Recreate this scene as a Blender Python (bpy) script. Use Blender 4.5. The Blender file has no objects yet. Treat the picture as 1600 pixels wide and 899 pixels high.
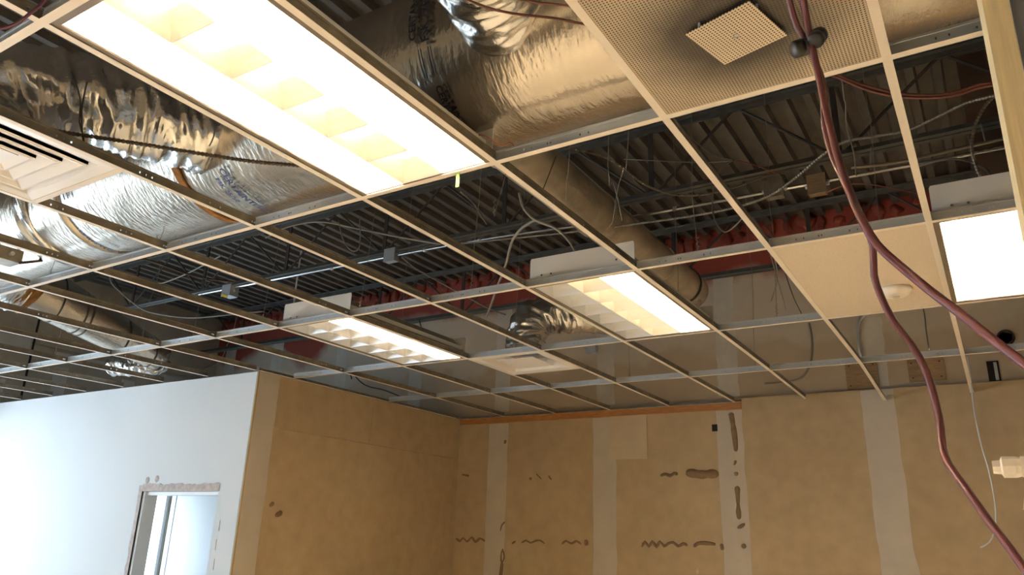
import bpy, bmesh, math, random
from mathutils import Vector, Matrix, noise
random.seed(7)
SC = bpy.context.scene
COL = SC.collection

# ------------------------------------------------------------------ camera, world, exposure
cam_data = bpy.data.cameras.new('camera')
cam_data.lens = 26.7321
cam_data.sensor_width = 36.0
cam_data.clip_start = 0.05
cam = bpy.data.objects.new('camera', cam_data)
COL.objects.link(cam)
cam.matrix_world = Matrix.Translation((1.31905, -1.93389, 1.83258)) @ Matrix([[0.848298, 0.139544, 0.510801], [0.52854, -0.28178, -0.800778], [0.03219, 0.949277, -0.312788]]).to_4x4()
SC.camera = cam

world = bpy.data.worlds.new('overcast_sky')
SC.world = world
world.use_nodes = True
bg = world.node_tree.nodes['Background']
bg.inputs[0].default_value = (0.70, 0.86, 1.0, 1)
bg.inputs[1].default_value = 2.15
SC.view_settings.view_transform = 'Standard'
SC.view_settings.look = 'None'
SC.view_settings.gamma = 1.0
SC.view_settings.exposure = 2.0
LAMP = 245.0            # radiance of a lit fluorescent tube

def portal(loc, rot, sx, sy):
    l = bpy.data.lights.new('daylight_portal', 'AREA')
    l.shape = 'RECTANGLE'; l.size = sx; l.size_y = sy
    l.cycles.is_portal = True
    o = bpy.data.objects.new('daylight_portal', l); COL.objects.link(o)
    o.location = loc; o.rotation_euler = rot
portal((-8.14, -1.775, 1.55), (0, -math.pi / 2, 0), 2.7, 7.25)
portal((-8.14, 3.91, 1.42), (0, -math.pi / 2, 0), 1.8, 1.2)

# ------------------------------------------------------------------ dimensions (metres)
S = 0.6096
CEIL = 3.05
DECK = 4.70
YB = 4.86            # face of the lower drywall of the back wall
BY = [-2.42, -1.20, 0.0, 1.2192, 2.4384, 3.6576]     # main tees

# ------------------------------------------------------------------ materials
def mat(name, color, rough=0.6, metal=0.0, var=0.0, vscale=6.0, bump=0.0, bscale=40.0, dark=None, spec=0.5, stretch=None):
    m = bpy.data.materials.new(name); m.use_nodes = True
    nt = m.node_tree; N = nt.nodes; L = nt.links
    p = N['Principled BSDF']
    p.inputs['Base Color'].default_value = (*color, 1)
    p.inputs['Roughness'].default_value = rough
    p.inputs['Metallic'].default_value = metal
    p.inputs['Specular IOR Level'].default_value = spec
    tc = N.new('ShaderNodeTexCoord'); src = tc.outputs['Object']
    if stretch:
        mp = N.new('ShaderNodeMapping'); mp.inputs['Scale'].default_value = stretch
        L.new(src, mp.inputs[0]); src = mp.outputs[0]
    m['src'] = 1
    if var:
        n = N.new('ShaderNodeTexNoise'); n.inputs['Scale'].default_value = vscale; n.inputs['Detail'].default_value = 5
        L.new(src, n.inputs['Vector'])
        r = N.new('ShaderNodeMapRange'); r.inputs[1].default_value = 0.3; r.inputs[2].default_value = 0.7
        L.new(n.outputs['Fac'], r.inputs[0])
        mx = N.new('ShaderNodeMix'); mx.data_type = 'RGBA'
        d = dark or tuple(c * (1 - var) for c in color)
        mx.inputs[6].default_value = (*d, 1); mx.inputs[7].default_value = (*color, 1)
        L.new(r.outputs[0], mx.inputs[0]); L.new(mx.outputs[2], p.inputs['Base Color'])
    if bump:
        n2 = N.new('ShaderNodeTexNoise'); n2.inputs['Scale'].default_value = bscale; n2.inputs['Detail'].default_value = 4
        L.new(src, n2.inputs['Vector'])
        b = N.new('ShaderNodeBump'); b.inputs['Strength'].default_value = bump; b.inputs['Distance'].default_value = 0.01
        L.new(n2.outputs['Fac'], b.inputs['Height']); L.new(b.outputs[0], p.inputs['Normal'])
    return m

def emit(name, color, strength):
    m = bpy.data.materials.new(name); m.use_nodes = True
    nt = m.node_tree; nt.nodes.clear()
    e = nt.nodes.new('ShaderNodeEmission'); e.inputs[0].default_value = (*color, 1); e.inputs[1].default_value = strength
    o = nt.nodes.new('ShaderNodeOutputMaterial'); nt.links.new(e.outputs[0], o.inputs[0])
    return m

def math_n(nt, op, a, b=None, c=None):
    n = nt.nodes.new('ShaderNodeMath'); n.operation = op
    for i, v in enumerate((a, b, c)):
        if v is None: continue
        if isinstance(v, (int, float)): n.inputs[i].default_value = v
        else: nt.links.new(v, n.inputs[i])
    return n.outputs[0]

M = {}
M['tee_white'] = mat('painted_tee_cream', (0.78, 0.69, 0.58), 0.45)
M['galv'] = mat('galvanised_steel', (0.66, 0.70, 0.74), 0.36, 0.6, 0.10, 12, 0.02, 60)
M['galv_dull'] = mat('dull_galvanised_tee_web', (0.36, 0.32, 0.25), 0.45, 0.5, 0.3, 20)
M['steel'] = mat('grey_primed_joist_steel', (0.13, 0.135, 0.125), 0.55, 0.3, 0.35, 8)
M['rod'] = mat('dark_web_steel', (0.055, 0.05, 0.045), 0.6, 0.2, 0.3, 10)
M['deck'] = mat('weathered_steel_deck', (0.15, 0.137, 0.118), 0.55, 0.35, 0.35, 5)
M['foil'] = mat('foil_duct_wrap', (0.62, 0.555, 0.465), 0.25, 0.96, 0.14, 5, 0.42, 55, stretch=(1, 0.35, 0.35))
M['foil_old'] = mat('dusty_foil_wrap', (0.62, 0.54, 0.42), 0.40, 0.45, 0.35, 7, 0.35, 22)
M['foil_flex'] = mat('crinkled_foil_flex', (0.78, 0.77, 0.75), 0.20, 1.0, 0.1, 4, 0.30, 40)
M['insulation'] = mat('orange_fibre_insulation', (0.42, 0.20, 0.06), 0.95, 0, 0.5, 30, 0.6, 60)
M['ink'] = mat('black_print', (0.03, 0.03, 0.05), 0.6)
M['ink_blue'] = mat('blue_print', (0.07, 0.09, 0.24), 0.6)
M['white_enamel'] = mat('white_enamel_sheet', (0.80, 0.80, 0.80), 0.4)
M['housing'] = mat('galvanised_fixture_back', (0.42, 0.41, 0.39), 0.45, 0.4)
M['louver'] = mat('semi_specular_louver', (0.88, 0.88, 0.88), 0.35, 0.25)
M['fixture_rim'] = mat('brown_grey_fixture_rim', (0.20, 0.16, 0.12), 0.5)
M['diffuser'] = mat('white_diffuser_enamel', (0.80, 0.75, 0.70), 0.38)
M['paint_white'] = mat('white_primer_wall', (0.72, 0.74, 0.75), 0.75, 0, 0.04, 1.5)
M['gyp'] = mat('torn_gypsum_edge', (0.66, 0.58, 0.54), 0.95, 0, 0.35, 25, 0.5, 40)
M['mud'] = mat('joint_compound', (0.59, 0.525, 0.44), 0.9, 0, 0.10, 5, 0.08, 30)
M['mud_up'] = mat('dusty_joint_compound', (0.60, 0.56, 0.50), 0.9, 0, 0.2, 5)
M['glue'] = mat('brown_adhesive', (0.265, 0.165, 0.088), 0.7, 0, 0.25, 30)
M['paper'] = mat('drywall_offcut', (0.63, 0.51, 0.35), 0.9, 0, 0.08, 10)
M['wood_trim'] = mat('orange_wood_strip', (0.50, 0.225, 0.075), 0.6, 0, 0.3, 12, 0, 1, stretch=(1, 8, 8))
M['stud'] = mat('pale_pine_stud', (0.84, 0.69, 0.41), 0.65, 0, 0.16, 14, 0, 1, stretch=(14, 14, 0.6))
M['grey_wall'] = mat('grey_painted_partition', (0.19, 0.205, 0.26), 0.8, 0, 0.08, 5)
M['plywood'] = mat('plywood_patch', (0.34, 0.23, 0.13), 0.8, 0, 0.3, 14, stretch=(1, 1, 6))
M['brown_post'] = mat('stained_brown_board', (0.13, 0.082, 0.048), 0.85, 0, 0.5, 4)
M['dark'] = mat('dark_hole', (0.015, 0.012, 0.010), 0.9)
M['cord'] = mat('dark_red_cord', (0.11, 0.028, 0.034), 0.42, 0, 0.15, 20)
M['cord2'] = mat('red_brown_cord', (0.13, 0.04, 0.025), 0.5)
M['purple'] = mat('purple_cord', (0.09, 0.02, 0.06), 0.45)
M['black'] = mat('black_rubber', (0.016, 0.016, 0.018), 0.4)
M['mc'] = mat('armoured_cable_steel', (0.27, 0.24, 0.19), 0.38, 0.8)
M['mc_dark'] = mat('dark_armoured_cable', (0.12, 0.085, 0.06), 0.42, 0.7)
M['emt'] = mat('bright_conduit', (0.62, 0.63, 0.64), 0.25, 1.0)
M['wire'] = mat('grey_wire', (0.26, 0.24, 0.21), 0.5, 0.4)
M['wire_dark'] = mat('dark_wire', (0.05, 0.045, 0.04), 0.6)
M['cable_white'] = mat('pale_grey_cable', (0.30, 0.27, 0.22), 0.5)
M['copper'] = mat('red_wire', (0.30, 0.07, 0.04), 0.5)
M['concrete'] = mat('bare_concrete_floor', (0.36, 0.345, 0.32), 0.7, 0, 0.15, 2)
M['yellow'] = mat('yellow_tag', (0.75, 0.55, 0.05), 0.5)
M['green'] = mat('green_flagging_tape', (0.22, 0.55, 0.08), 0.5)
M['plastic_white'] = mat('cream_white_plastic', (0.80, 0.72, 0.62), 0.35)
M['bottle'] = mat('pale_green_bottle', (0.42, 0.45, 0.36), 0.3)
M['firestop'] = mat('red_firestop_sealant', (0.30, 0.06, 0.038), 0.8, 0, 0.45, 9, 0.4, 20)
M['frame_alu'] = mat('white_aluminium_frame', (0.75, 0.77, 0.78), 0.4)
LAMPCOL = (1.0, 0.76, 0.46)
M['lamp_on'] = emit('lamp_on', LAMPCOL, LAMP)
M['lamp_dim'] = emit('lamp_dim', (1.0, 0.66, 0.30), LAMP * 0.012)
M['lamp_off'] = mat('lamp_off', (0.75, 0.74, 0.72), 0.35)

def glass():
    m = bpy.data.materials.new('clear_glass'); m.use_nodes = True
    nt = m.node_tree; nt.nodes.clear()
    t = nt.nodes.new('ShaderNodeBsdfTransparent'); g = nt.nodes.new('ShaderNodeBsdfGlossy')
    g.inputs['Roughness'].default_value = 0.02
    x = nt.nodes.new('ShaderNodeMixShader'); x.inputs[0].default_value = 0.06
    o = nt.nodes.new('ShaderNodeOutputMaterial')
    nt.links.new(t.outputs[0], x.inputs[1]); nt.links.new(g.outputs[0], x.inputs[2]); nt.links.new(x.outputs[0], o.inputs[0])
    return m
M['glass'] = glass()

def tan_wall(name, base, dark):
    m = mat(name, base, 0.85, 0, 0.1, 1.1, 0.03, 60, dark=dark)
    nt = m.node_tree
    # faint fine mottling of the paper face
    p = nt.nodes['Principled BSDF']
    src = p.inputs['Base Color'].links[0].from_socket
    n = nt.nodes.new('ShaderNodeTexNoise'); n.inputs['Scale'].default_value = 9; n.inputs['Detail'].default_value = 8
    tc = [k for k in nt.nodes if k.type == 'TEX_COORD'][0]
    nt.links.new(tc.outputs['Object'], n.inputs['Vector'])
    h = nt.nodes.new('ShaderNodeHueSaturation')
    v = math_n(nt, 'MULTIPLY_ADD', n.outputs['Fac'], 0.35, 0.825)
    nt.links.new(v, h.inputs['Value']); nt.links.new(src, h.inputs['Color'])
    nt.links.new(h.outputs[0], p.inputs['Base Color'])
    return m
M['tan'] = tan_wall('bare_tan_drywall', (0.51, 0.39, 0.238), (0.45, 0.335, 0.198))
M['tan_left'] = tan_wall('dusty_drywall', (0.48, 0.41, 0.31), (0.38, 0.32, 0.235))

def upper_wall():
    """Old drywall above the ceiling with brushed-on red firestop paint and a pale skim band."""
    m = bpy.data.materials.new('old_drywall_with_red_paint'); m.use_nodes = True
    nt = m.node_tree; N = nt.nodes; L = nt.links; p = N['Principled BSDF']
    p.inputs['Roughness'].default_value = 0.8
    g = N.new('ShaderNodeNewGeometry'); sp = N.new('ShaderNodeSeparateXYZ'); L.new(g.outputs['Position'], sp.inputs[0])
    x, z = sp.outputs[0], sp.outputs[2]
    n = N.new('ShaderNodeTexNoise'); n.inputs['Scale'].default_value = 2.3; n.inputs['Detail'].default_value = 6
    L.new(g.outputs['Position'], n.inputs['Vector'])
    def bump(cx, w, a):
        d = math_n(nt, 'DIVIDE', math_n(nt, 'SUBTRACT', x, cx), w)
        return math_n(nt, 'MULTIPLY', math_n(nt, 'POWER', 2.718, math_n(nt, 'MULTIPLY', math_n(nt, 'MULTIPLY', d, d), -1.0)), a)
    t = math_n(nt, 'ADD', z, bump(-6.2, 0.42, 0.38))
    t = math_n(nt, 'ADD', t, bump(-7.6, 0.4, 0.24))
    t = math_n(nt, 'ADD', t, bump(0.15, 0.3, 0.16))
    t = math_n(nt, 'ADD', t, bump(-8.2, 0.3, 0.1))
    t = math_n(nt, 'ADD', t, math_n(nt, 'MULTIPLY_ADD', n.outputs['Fac'], 0.36, -0.18))
    r = N.new('ShaderNodeMapRange'); r.inputs[1].default_value = 4.20; r.inputs[2].default_value = 4.34
    L.new(t, r.inputs[0])
    band = N.new('ShaderNodeMapRange'); band.inputs[1].default_value = 3.50; band.inputs[2].default_value = 3.60
    tb = math_n(nt, 'ADD', z, math_n(nt, 'MULTIPLY_ADD', n.outputs['Fac'], 0.7, -0.35)); L.new(tb, band.inputs[0])
    m1 = N.new('ShaderNodeMix'); m1.data_type = 'RGBA'
    m1.inputs[6].default_value = (0.45, 0.365, 0.265, 1); m1.inputs[7].default_value = (0.52, 0.455, 0.37, 1)
    L.new(band.outputs[0], m1.inputs[0])
    m2 = N.new('ShaderNodeMix'); m2.data_type = 'RGBA'
    L.new(m1.outputs[2], m2.inputs[6]); m2.inputs[7].default_value = (0.31, 0.064, 0.045, 1)
    L.new(r.outputs[0], m2.inputs[0]); L.new(m2.outputs[2], p.inputs['Base Color'])
    return m
M['upper'] = upper_wall()

def perforated():
    """Cream enamel sheet, rows of punched holes 9 mm apart, grey dust ring about the centre plate."""
    m = bpy.data.materials.new('perforated_enamel'); m.use_nodes = True
    nt = m.node_tree; N = nt.nodes; L = nt.links; p = N['Principled BSDF']; p.inputs['Roughness'].default_value = 0.45
    tc = N.new('ShaderNodeTexCoord'); sp = N.new('ShaderNodeSeparateXYZ'); L.new(tc.outputs['Object'], sp.inputs[0])
    P = 0.0085
    def d2(ox, oy):
        fx = math_n(nt, 'SUBTRACT', math_n(nt, 'FRACT', math_n(nt, 'ADD', math_n(nt, 'DIVIDE', sp.outputs[0], P), 50 + ox)), 0.5)
        fy = math_n(nt, 'SUBTRACT', math_n(nt, 'FRACT', math_n(nt, 'ADD', math_n(nt, 'DIVIDE', sp.outputs[1], P), 50 + oy)), 0.5)
        return math_n(nt, 'ADD', math_n(nt, 'MULTIPLY', fx, fx), math_n(nt, 'MULTIPLY', fy, fy))
    hole = math_n(nt, 'LESS_THAN', d2(0, 0), 0.27 ** 2)
    r2 = math_n(nt, 'SQRT', math_n(nt, 'ADD', math_n(nt, 'MULTIPLY', sp.outputs[0], sp.outputs[0]), math_n(nt, 'MULTIPLY', sp.outputs[1], sp.outputs[1])))
    nz = N.new('ShaderNodeTexNoise'); nz.inputs['Scale'].default_value = 9; L.new(tc.outputs['Object'], nz.inputs['Vector'])
    rr = math_n(nt, 'ADD', r2, math_n(nt, 'MULTIPLY_ADD', nz.outputs['Fac'], 0.08, -0.04))
    dust = N.new('ShaderNodeMapRange'); dust.inputs[1].default_value = 0.30; dust.inputs[2].default_value = 0.14
    L.new(rr, dust.inputs[0])
    m1 = N.new('ShaderNodeMix'); m1.data_type = 'RGBA'
    m1.inputs[6].default_value = (0.50, 0.405, 0.285, 1); m1.inputs[7].default_value = (0.055, 0.045, 0.036, 1)
    L.new(math_n(nt, 'MULTIPLY', dust.outputs[0], 0.95), m1.inputs[0])
    m2 = N.new('ShaderNodeMix'); m2.data_type = 'RGBA'; L.new(m1.outputs[2], m2.inputs[6]); m2.inputs[7].default_value = (0.02, 0.017, 0.014, 1)
    L.new(hole, m2.inputs[0]); L.new(m2.outputs[2], p.inputs['Base Color'])
    return m
M['perf'] = perforated()

def perforated_clean():
    m = perforated(); m.name = 'perforated_plate'
    for n in m.node_tree.nodes:
        if n.type == 'MAP_RANGE': n.inputs[1].default_value = -1; n.inputs[2].default_value = -2
        if n.type == 'MIX' and n.inputs[6].default_value[0] > 0.45: n.inputs[6].default_value = (0.66, 0.54, 0.39, 1)
    return m
M['perf2'] = perforated_clean()

def tile_mat():
    m = mat('mineral_fibre_tile', (0.74, 0.62, 0.47), 0.95, 0, 0.12, 120)
    return m
M['tile'] = tile_mat()

# ------------------------------------------------------------------ mesh builder
class MB:
    def __init__(s): s.v = []; s.f = []; s.m = []; s.k = 0
    def use(s, k): s.k = k; return s
    def add(s, vs, fs):
        o = len(s.v); s.v += [tuple(p) for p in vs]
        for f in fs: s.f.append(tuple(i + o for i in f)); s.m.append(s.k)
        return s
    def box(s, a, b):
        x0, y0, z0 = a; x1, y1, z1 = b
        return s.add([(x0, y0, z0), (x1, y0, z0), (x1, y1, z0), (x0, y1, z0), (x0, y0, z1), (x1, y0, z1), (x1, y1, z1), (x0, y1, z1)],
                     [(0, 3, 2, 1), (4, 5, 6, 7), (0, 1, 5, 4), (1, 2, 6, 5), (2, 3, 7, 6), (3, 0, 4, 7)])
    def prism(s, pts, axis, a, b):
        """extrude a 2-D outline along an axis (0 x, 1 y, 2 z)"""
        n = len(pts)
        def mk(p, t):
            q = [0, 0, 0]; o = [i for i in range(3) if i != axis]
            q[axis] = t; q[o[0]] = p[0]; q[o[1]] = p[1]; return q
        vs = [mk(p, a) for p in pts] + [mk(p, b) for p in pts]
        fs = [tuple(range(n)), tuple(range(2 * n - 1, n - 1, -1))] + [(i, i + n, (i + 1) % n + n, (i + 1) % n) for i in range(n)]
        return s.add(vs, fs)
    def tube(s, path, r, n=8, cap=True):
        path = [Vector(p) for p in path]
        rs = r if isinstance(r, (list, tuple)) else [r] * len(path)
        t0 = (path[1] - path[0]).normalized()
        up = Vector((0, 0, 1)) if abs(t0.z) < 0.9 else Vector((1, 0, 0))
        u = t0.cross(up).normalized(); vs = []; L = len(path)
        for i, p in enumerate(path):
            t = (path[min(i + 1, L - 1)] - path[max(i - 1, 0)]).normalized()
            u = (u - t * u.dot(t)).normalized(); w = t.cross(u)
            for k in range(n):
                a = 2 * math.pi * k / n
                vs.append(p + (u * math.cos(a) + w * math.sin(a)) * rs[i])
        fs = [(i * n + k, i * n + (k + 1) % n, (i + 1) * n + (k + 1) % n, (i + 1) * n + k) for i in range(L - 1) for k in range(n)]
        if cap: fs += [tuple(range(n - 1, -1, -1)), tuple((L - 1) * n + k for k in range(n))]
        return s.add(vs, fs)
    def lathe(s, prof, c, n=24, axis=2):
        vs = []; fs = []
        for r, h in prof:
            for k in range(n):
                a = 2 * math.pi * k / n; q = [r * math.cos(a), r * math.sin(a), h]
                if axis == 0: q = [q[2], q[0], q[1]]
                if axis == 1: q = [q[1], q[2], q[0]]
                vs.append((q[0] + c[0], q[1] + c[1], q[2] + c[2]))
        L = len(prof)
        for i in range(L - 1):
            for k in range(n): fs.append((i * n + k, i * n + (k + 1) % n, (i + 1) * n + (k + 1) % n, (i + 1) * n + k))
        fs += [tuple(range(n - 1, -1, -1)), tuple((L - 1) * n + k for k in range(n))]
        return s.add(vs, fs)
    def mesh(s, name, mats, smooth=False):
        me = bpy.data.meshes.new(name); me.from_pydata(s.v, [], s.f)
        for m in (mats if isinstance(mats, (list, tuple)) else [mats]): me.materials.append(m)
        me.polygons.foreach_set('material_index', s.m)
        me.update()
        bm = bmesh.new(); bm.from_mesh(me); bmesh.ops.recalc_face_normals(bm, faces=bm.faces); bm.to_mesh(me); bm.free()
        if smooth: me.polygons.foreach_set('use_smooth', [True] * len(me.polygons))
        return me
    def build(s, name, mats, parent=None, smooth=False):
        return link(name, s.mesh(name, mats, smooth), parent)

def link(name, me, parent=None, loc=None):
    o = bpy.data.objects.new(name, me); COL.objects.link(o)
    if parent: o.parent = parent
    if loc: o.location = loc
    return o
def tag(o, label, cat=None, group=None, kind=None):
    o['label'] = label
    if cat: o['category'] = cat
    if group: o['group'] = group
    if kind: o['kind'] = kind
    return o
def thing(name, label, cat, loc=(0, 0, 0), group=None):
    o = bpy.data.objects.new(name, None); COL.objects.link(o); o.location = loc
    o.empty_display_size = 0.1
    bpy.context.view_layer.update() if False else None
    return tag(o, label, cat, group)
def struct(o, label): return tag(o, label, None, None, 'structure')

def spline(pts, step=0.03):
    P = [Vector(p) for p in pts]; out = []
    if len(P) < 3:
        n = max(2, int((P[1] - P[0]).length / step)); return [P[0].lerp(P[1], i / n) for i in range(n + 1)]
    for i in range(len(P) - 1):
        a = P[max(i - 1, 0)]; b = P[i]; c = P[i + 1]; d = P[min(i + 2, len(P) - 1)]
        n = max(2, int((c - b).length / step))
        for k in range(n):
            t = k / n
            out.append(0.5 * ((2 * b) + (c - a) * t + (2 * a - 5 * b + 4 * c - d) * t * t + (3 * b - a - 3 * c + d) * t ** 3))
    out.append(P[-1]); return out
def resample(path, step):
    out = [path[0]]; acc = 0.0
    for i in range(1, len(path)):
        a, b = path[i - 1], path[i]; d = (b - a).length
        if d < 1e-9: continue
        t = step - acc
        while t <= d:
            out.append(a.lerp(b, t / d)); t += step
        acc = (acc + d) % step if step else 0
    if (out[-1] - path[-1]).length > step * 0.3: out.append(path[-1])
    return out

def cable(name, label, pts, r, m, n=6, step=0.03, cat='cable', group=None, up=None):
    pts = list(pts)
    if up: pts.insert(0, (pts[0][0] + 0.03, pts[0][1] + 0.04, up))
    o = MB().tube(spline(pts, step), r, n).build(name, m, None, True)
    return tag(o, label, cat, group)
def armoured(name, label, pts, r=0.0085, m=None, pitch=0.015, group=None):
    p = resample(spline(pts, 0.006), pitch / 2)
    rs = [r if i % 2 else r * 0.68 for i in range(len(p))]
    o = MB().tube(p, rs, 7).build(name, m or M['mc'], None, False)
    return tag(o, label, 'cable', group)

# ------------------------------------------------------------------ the setting
def shell(name, label, boxes, m):
    b = MB()
    for a in boxes: b.box(*a)
    return struct(b.build(name, m), label)
shell('floor', 'bare concrete floor under the stripped ceiling', [((-8.15, -6.6, -0.1), (4.2, 5.1, 0))], M['concrete'])
shell('wall_rear', 'tan drywall behind the viewpoint', [((-8.15, -6.6, 0), (4.2, -6.5, DECK + 0.1))], M['tan'])
shell('wall_right', 'tan drywall closing the room on the far right', [((4.0, -6.5, 0), (4.1, 4.9, DECK + 0.1))], M['tan'])

# roof deck: corrugated panels, four ribs each
ceiling = struct(MB().box((-8.15, -6.6, DECK + 0.09), (4.2, 5.1, DECK + 0.13)).build('ceiling', M['deck']), 'dark corrugated steel roof deck above the open ceiling grid')
PITCH = 0.1524
def deck_panel():
    b = MB(); prof = []
    for k in range(4):
        x = k * PITCH
        prof += [(x, 0.05), (x + 0.050, 0.05), (x + 0.064, 0.0), (x + 0.112, 0.0), (x + 0.126, 0.05)]
    prof.append((4 * PITCH, 0.05))
    vs = [(x, -6.5, z) for x, z in prof] + [(x, 4.9, z) for x, z in prof]
    n = len(prof)
    b.add(vs, [(i, i + 1, i + 1 + n, i + n) for i in range(n - 1)])
    return b.mesh('deck_panel', M['deck'])
dm = deck_panel(); x = -8.05
while x < 4.0:
    link('deck_panel', dm, ceiling, (x, 0, DECK)); x += 4 * PITCH

# left wall with the shop window
LX = -8.05
H_ = DECK + 0.09
b = MB()
for ya, yb, za, zb in ((-6.5, -5.4, 0, H_), (1.85, 3.3, 0, H_), (4.53, 4.9, 0, H_), (-5.4, 1.85, 2.9, H_), (-5.4, 1.85, 0, 0.2), (3.3, 4.53, 2.35, H_), (3.3, 4.53, 0, 0.5)):
    b.box((LX - 0.1, ya, za), (LX, yb, zb))
wl = struct(b.build('wall_left', M['tan_left']), 'dusty drywall side wall seen through the far grid')
for ya, yb, za, zb in ((1.02, 2.39, 3.0, 3.80), (2.42, 3.62, 3.0, 3.80), (3.64, 4.88, 3.0, 3.80), (1.02, 2.39, 3.82, 4.62), (2.42, 3.62, 3.82, 4.62), (3.64, 4.88, 3.82, 4.62)):
    MB().box((LX + 0.002, ya, za), (LX + 0.015, yb, zb)).build('drywall_panel', M['tan_left'], wl)
for ya, yb, za, zb in ((1.02, 2.37, 3.72, 3.86), (2.68, 4.85, 3.66, 3.77), (2.70, 2.86, 3.02, 3.6), (3.55, 3.72, 3.02, 3.6), (1.02, 2.2, 3.02, 3.35)):
    MB().box((LX + 0.0152, ya, za), (LX + 0.018, yb, zb)).build('joint_compound', M['mud_up'], wl)
MB().box((LX + 0.002, 2.392, 3.0), (LX + 0.012, 2.418, 4.62)).build('open_joint', M['dark'], wl)

def window(name, label, axis, c, a0, a1, z0, z1, nm):
    fr = MB()
    def bar(p0, p1, q0, q1):
        if axis == 0: fr.box((c - 0.05, p0, q0), (c + 0.03, p1, q1))
        else: fr.box((p0, c - 0.05, q0), (p1, c + 0.03, q1))
    bar(a0, a1, z0, z0 + 0.05); bar(a0, a1, z1 - 0.05, z1)
    for i in range(nm + 1):
        p = a0 + (a1 - a0 - 0.05) * i / nm; bar(p, p + 0.05, z0, z1)
    w = struct(fr.build(name, M['frame_alu']), label)
    for i in range(nm):
        p = a0 + (a1 - a0 - 0.05) * i / nm + 0.05; q = a0 + (a1 - a0 - 0.05) * (i + 1) / nm
        g = MB()
        if axis == 0: g.box((c - 0.012, p, z0 + 0.05), (c - 0.006, q, z1 - 0.05))
        else: g.box((p, c - 0.012, z0 + 0.05), (q, c - 0.006, z1 - 0.05))
        g.build('pane', M['glass'], w)
window('window_1', 'shop window letting daylight in on the left', 0, LX - 0.05, -5.4, 1.85, 0.2, 2.9, 5)
window('window_2', 'bright window of the small room behind the doorway', 0, LX - 0.05, 3.3, 4.53, 0.5, 2.35, 2)

# white front wall of the small room, with the stripped doorway
WY = 2.08
DX0, DX1, DZ = -4.905, -3.91, 2.108
wf = struct(MB().box((-8.04, WY, 0), (DX0, WY + 0.13, CEIL - 0.01)).box((DX1, WY, 0), (-3.645, WY + 0.13, CEIL - 0.01)).box((DX0, WY, DZ), (DX1, WY + 0.13, CEIL - 0.01))
    .build('wall_front', M['paint_white']), 'white primed partition with the stripped doorway, lit by daylight')
random.seed(3)
def ragged(p0, p1, w, out):
    """torn gypsum border round the opening, on the face of the wall"""
    n = 26; b = MB(); vs = []; P0 = Vector(p0); P1 = Vector(p1); o = Vector(out)
    for i in range(n + 1):
        p = P0.lerp(P1, i / n)
        for d, t in ((0, -0.004), (w * random.uniform(0.75, 1.15), -0.004), (w * random.uniform(0.75, 1.1), 0.01), (0, 0.01)):
            q = p + o * d; vs.append((q.x, WY + t, q.z))
    fs = []
    for i in range(n):
        for k in range(4): fs.append((i * 4 + k, i * 4 + (k + 1) % 4, i * 4 + 4 + (k + 1) % 4, i * 4 + 4 + k))
    b.add(vs, fs); return b.build('torn_edge', M['gyp'], wf)
ragged((DX0, WY, 0), (DX0, WY, DZ + 0.05), 0.045, (-1, 0, 0))
ragged((DX0, WY, DZ), (DX1 + 0.01, WY, DZ), 0.06, (0, 0, 1))
for px, pz in ((-4.73, 2.21), (-4.86, 2.20)):
    MB().lathe([(0.03, 0), (0.022, -0.004)], (px, WY, pz), 9, 1).build('chip', M['gyp'], wf)
for i in range(5):
    z = 1.25 + i * 0.14
    MB().box((-3.84 - 0.01 * (i % 2), WY - 0.002, z), (-3.834 - 0.01 * (i % 2), WY, z + 0.08)).build('crack', M['gyp'], wf)
# inside the doorway
d1 = struct(MB().box((DX0 + 0.002, WY + 0.01, 0), (DX0 + 0.03, WY + 0.13, DZ - 0.002)).box((DX0 + 0.03, WY + 0.03, DZ - 0.03), (DX1 - 0.03, WY + 0.13, DZ - 0.002))
    .box((DX1 - 0.03, WY + 0.03, 0), (DX1 - 0.002, WY + 0.13, DZ - 0.002)).build('door_1', M['frame_alu']), 'open doorway lining in the white partition')
# partition lining of the small room that shows through the doorway
shell('wall_inner', 'pale inner wall seen through the doorway', [((-7.95, 4.55, 0), (-3.80, 4.62, 3.0))], M['paint_white'])
shell('trim_2', 'grey post at the edge of the inner wall', [((-8.04, 4.54, 0), (-7.95, 4.62, 3.0))], M['frame_alu'])

# side wall (tan) running back from the white corner
ws = struct(MB().box((-3.76, WY + 0.13, 0), (-3.648, 4.9, CEIL - 0.01)).build('wall_side', M['paint_white']), 'bare tan drywall return wall beside the white corner')
for ya, yb, za, zb in ((WY + 0.001, 3.45, 2.62, CEIL - 0.008), (3.452, YB, 2.62, CEIL - 0.008), (WY + 0.001, 4.78, 0.01, 2.618), (4.782, YB, 0.01, 2.618)):
    MB().box((-3.647, ya, za), (-3.63, yb, zb)).build('drywall_panel', M['tan'], ws)
def mud(parent, axis, c, centre, w, z0, z1, m, seed):
    """joint compound: a feathered strip with an uneven outline, 2 mm proud"""
    random.seed(seed); n = 40; vs = []
    a = [w / 2 * (1 + 0.13 * noise.noise(Vector((i * 0.35, seed * 1.7, 0)))) for i in range(n + 1)]; b_ = [w / 2 * (1 + 0.13 * noise.noise(Vector((i * 0.35, seed * 1.7, 9)))) for i in range(n + 1)]
    for i in range(n + 1):
        z = z0 + (z1 - z0) * i / n; cc = centre(z) if callable(centre) else centre
        for s_, t in ((-a[i], 0.0), (-a[i] * 0.85, 0.002), (b_[i] * 0.85, 0.002), (b_[i], 0.0)):
            vs.append((cc + s_, c - t, z) if axis == 1 else (c + t, cc + s_, z))
    fs = [(i * 4 + k, i * 4 + k + 1, i * 4 + 5 + k, i * 4 + 4 + k) for i in range(n) for k in range(3)]
    return MB().add(vs, fs).build('joint_compound', m, parent, True)
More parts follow.
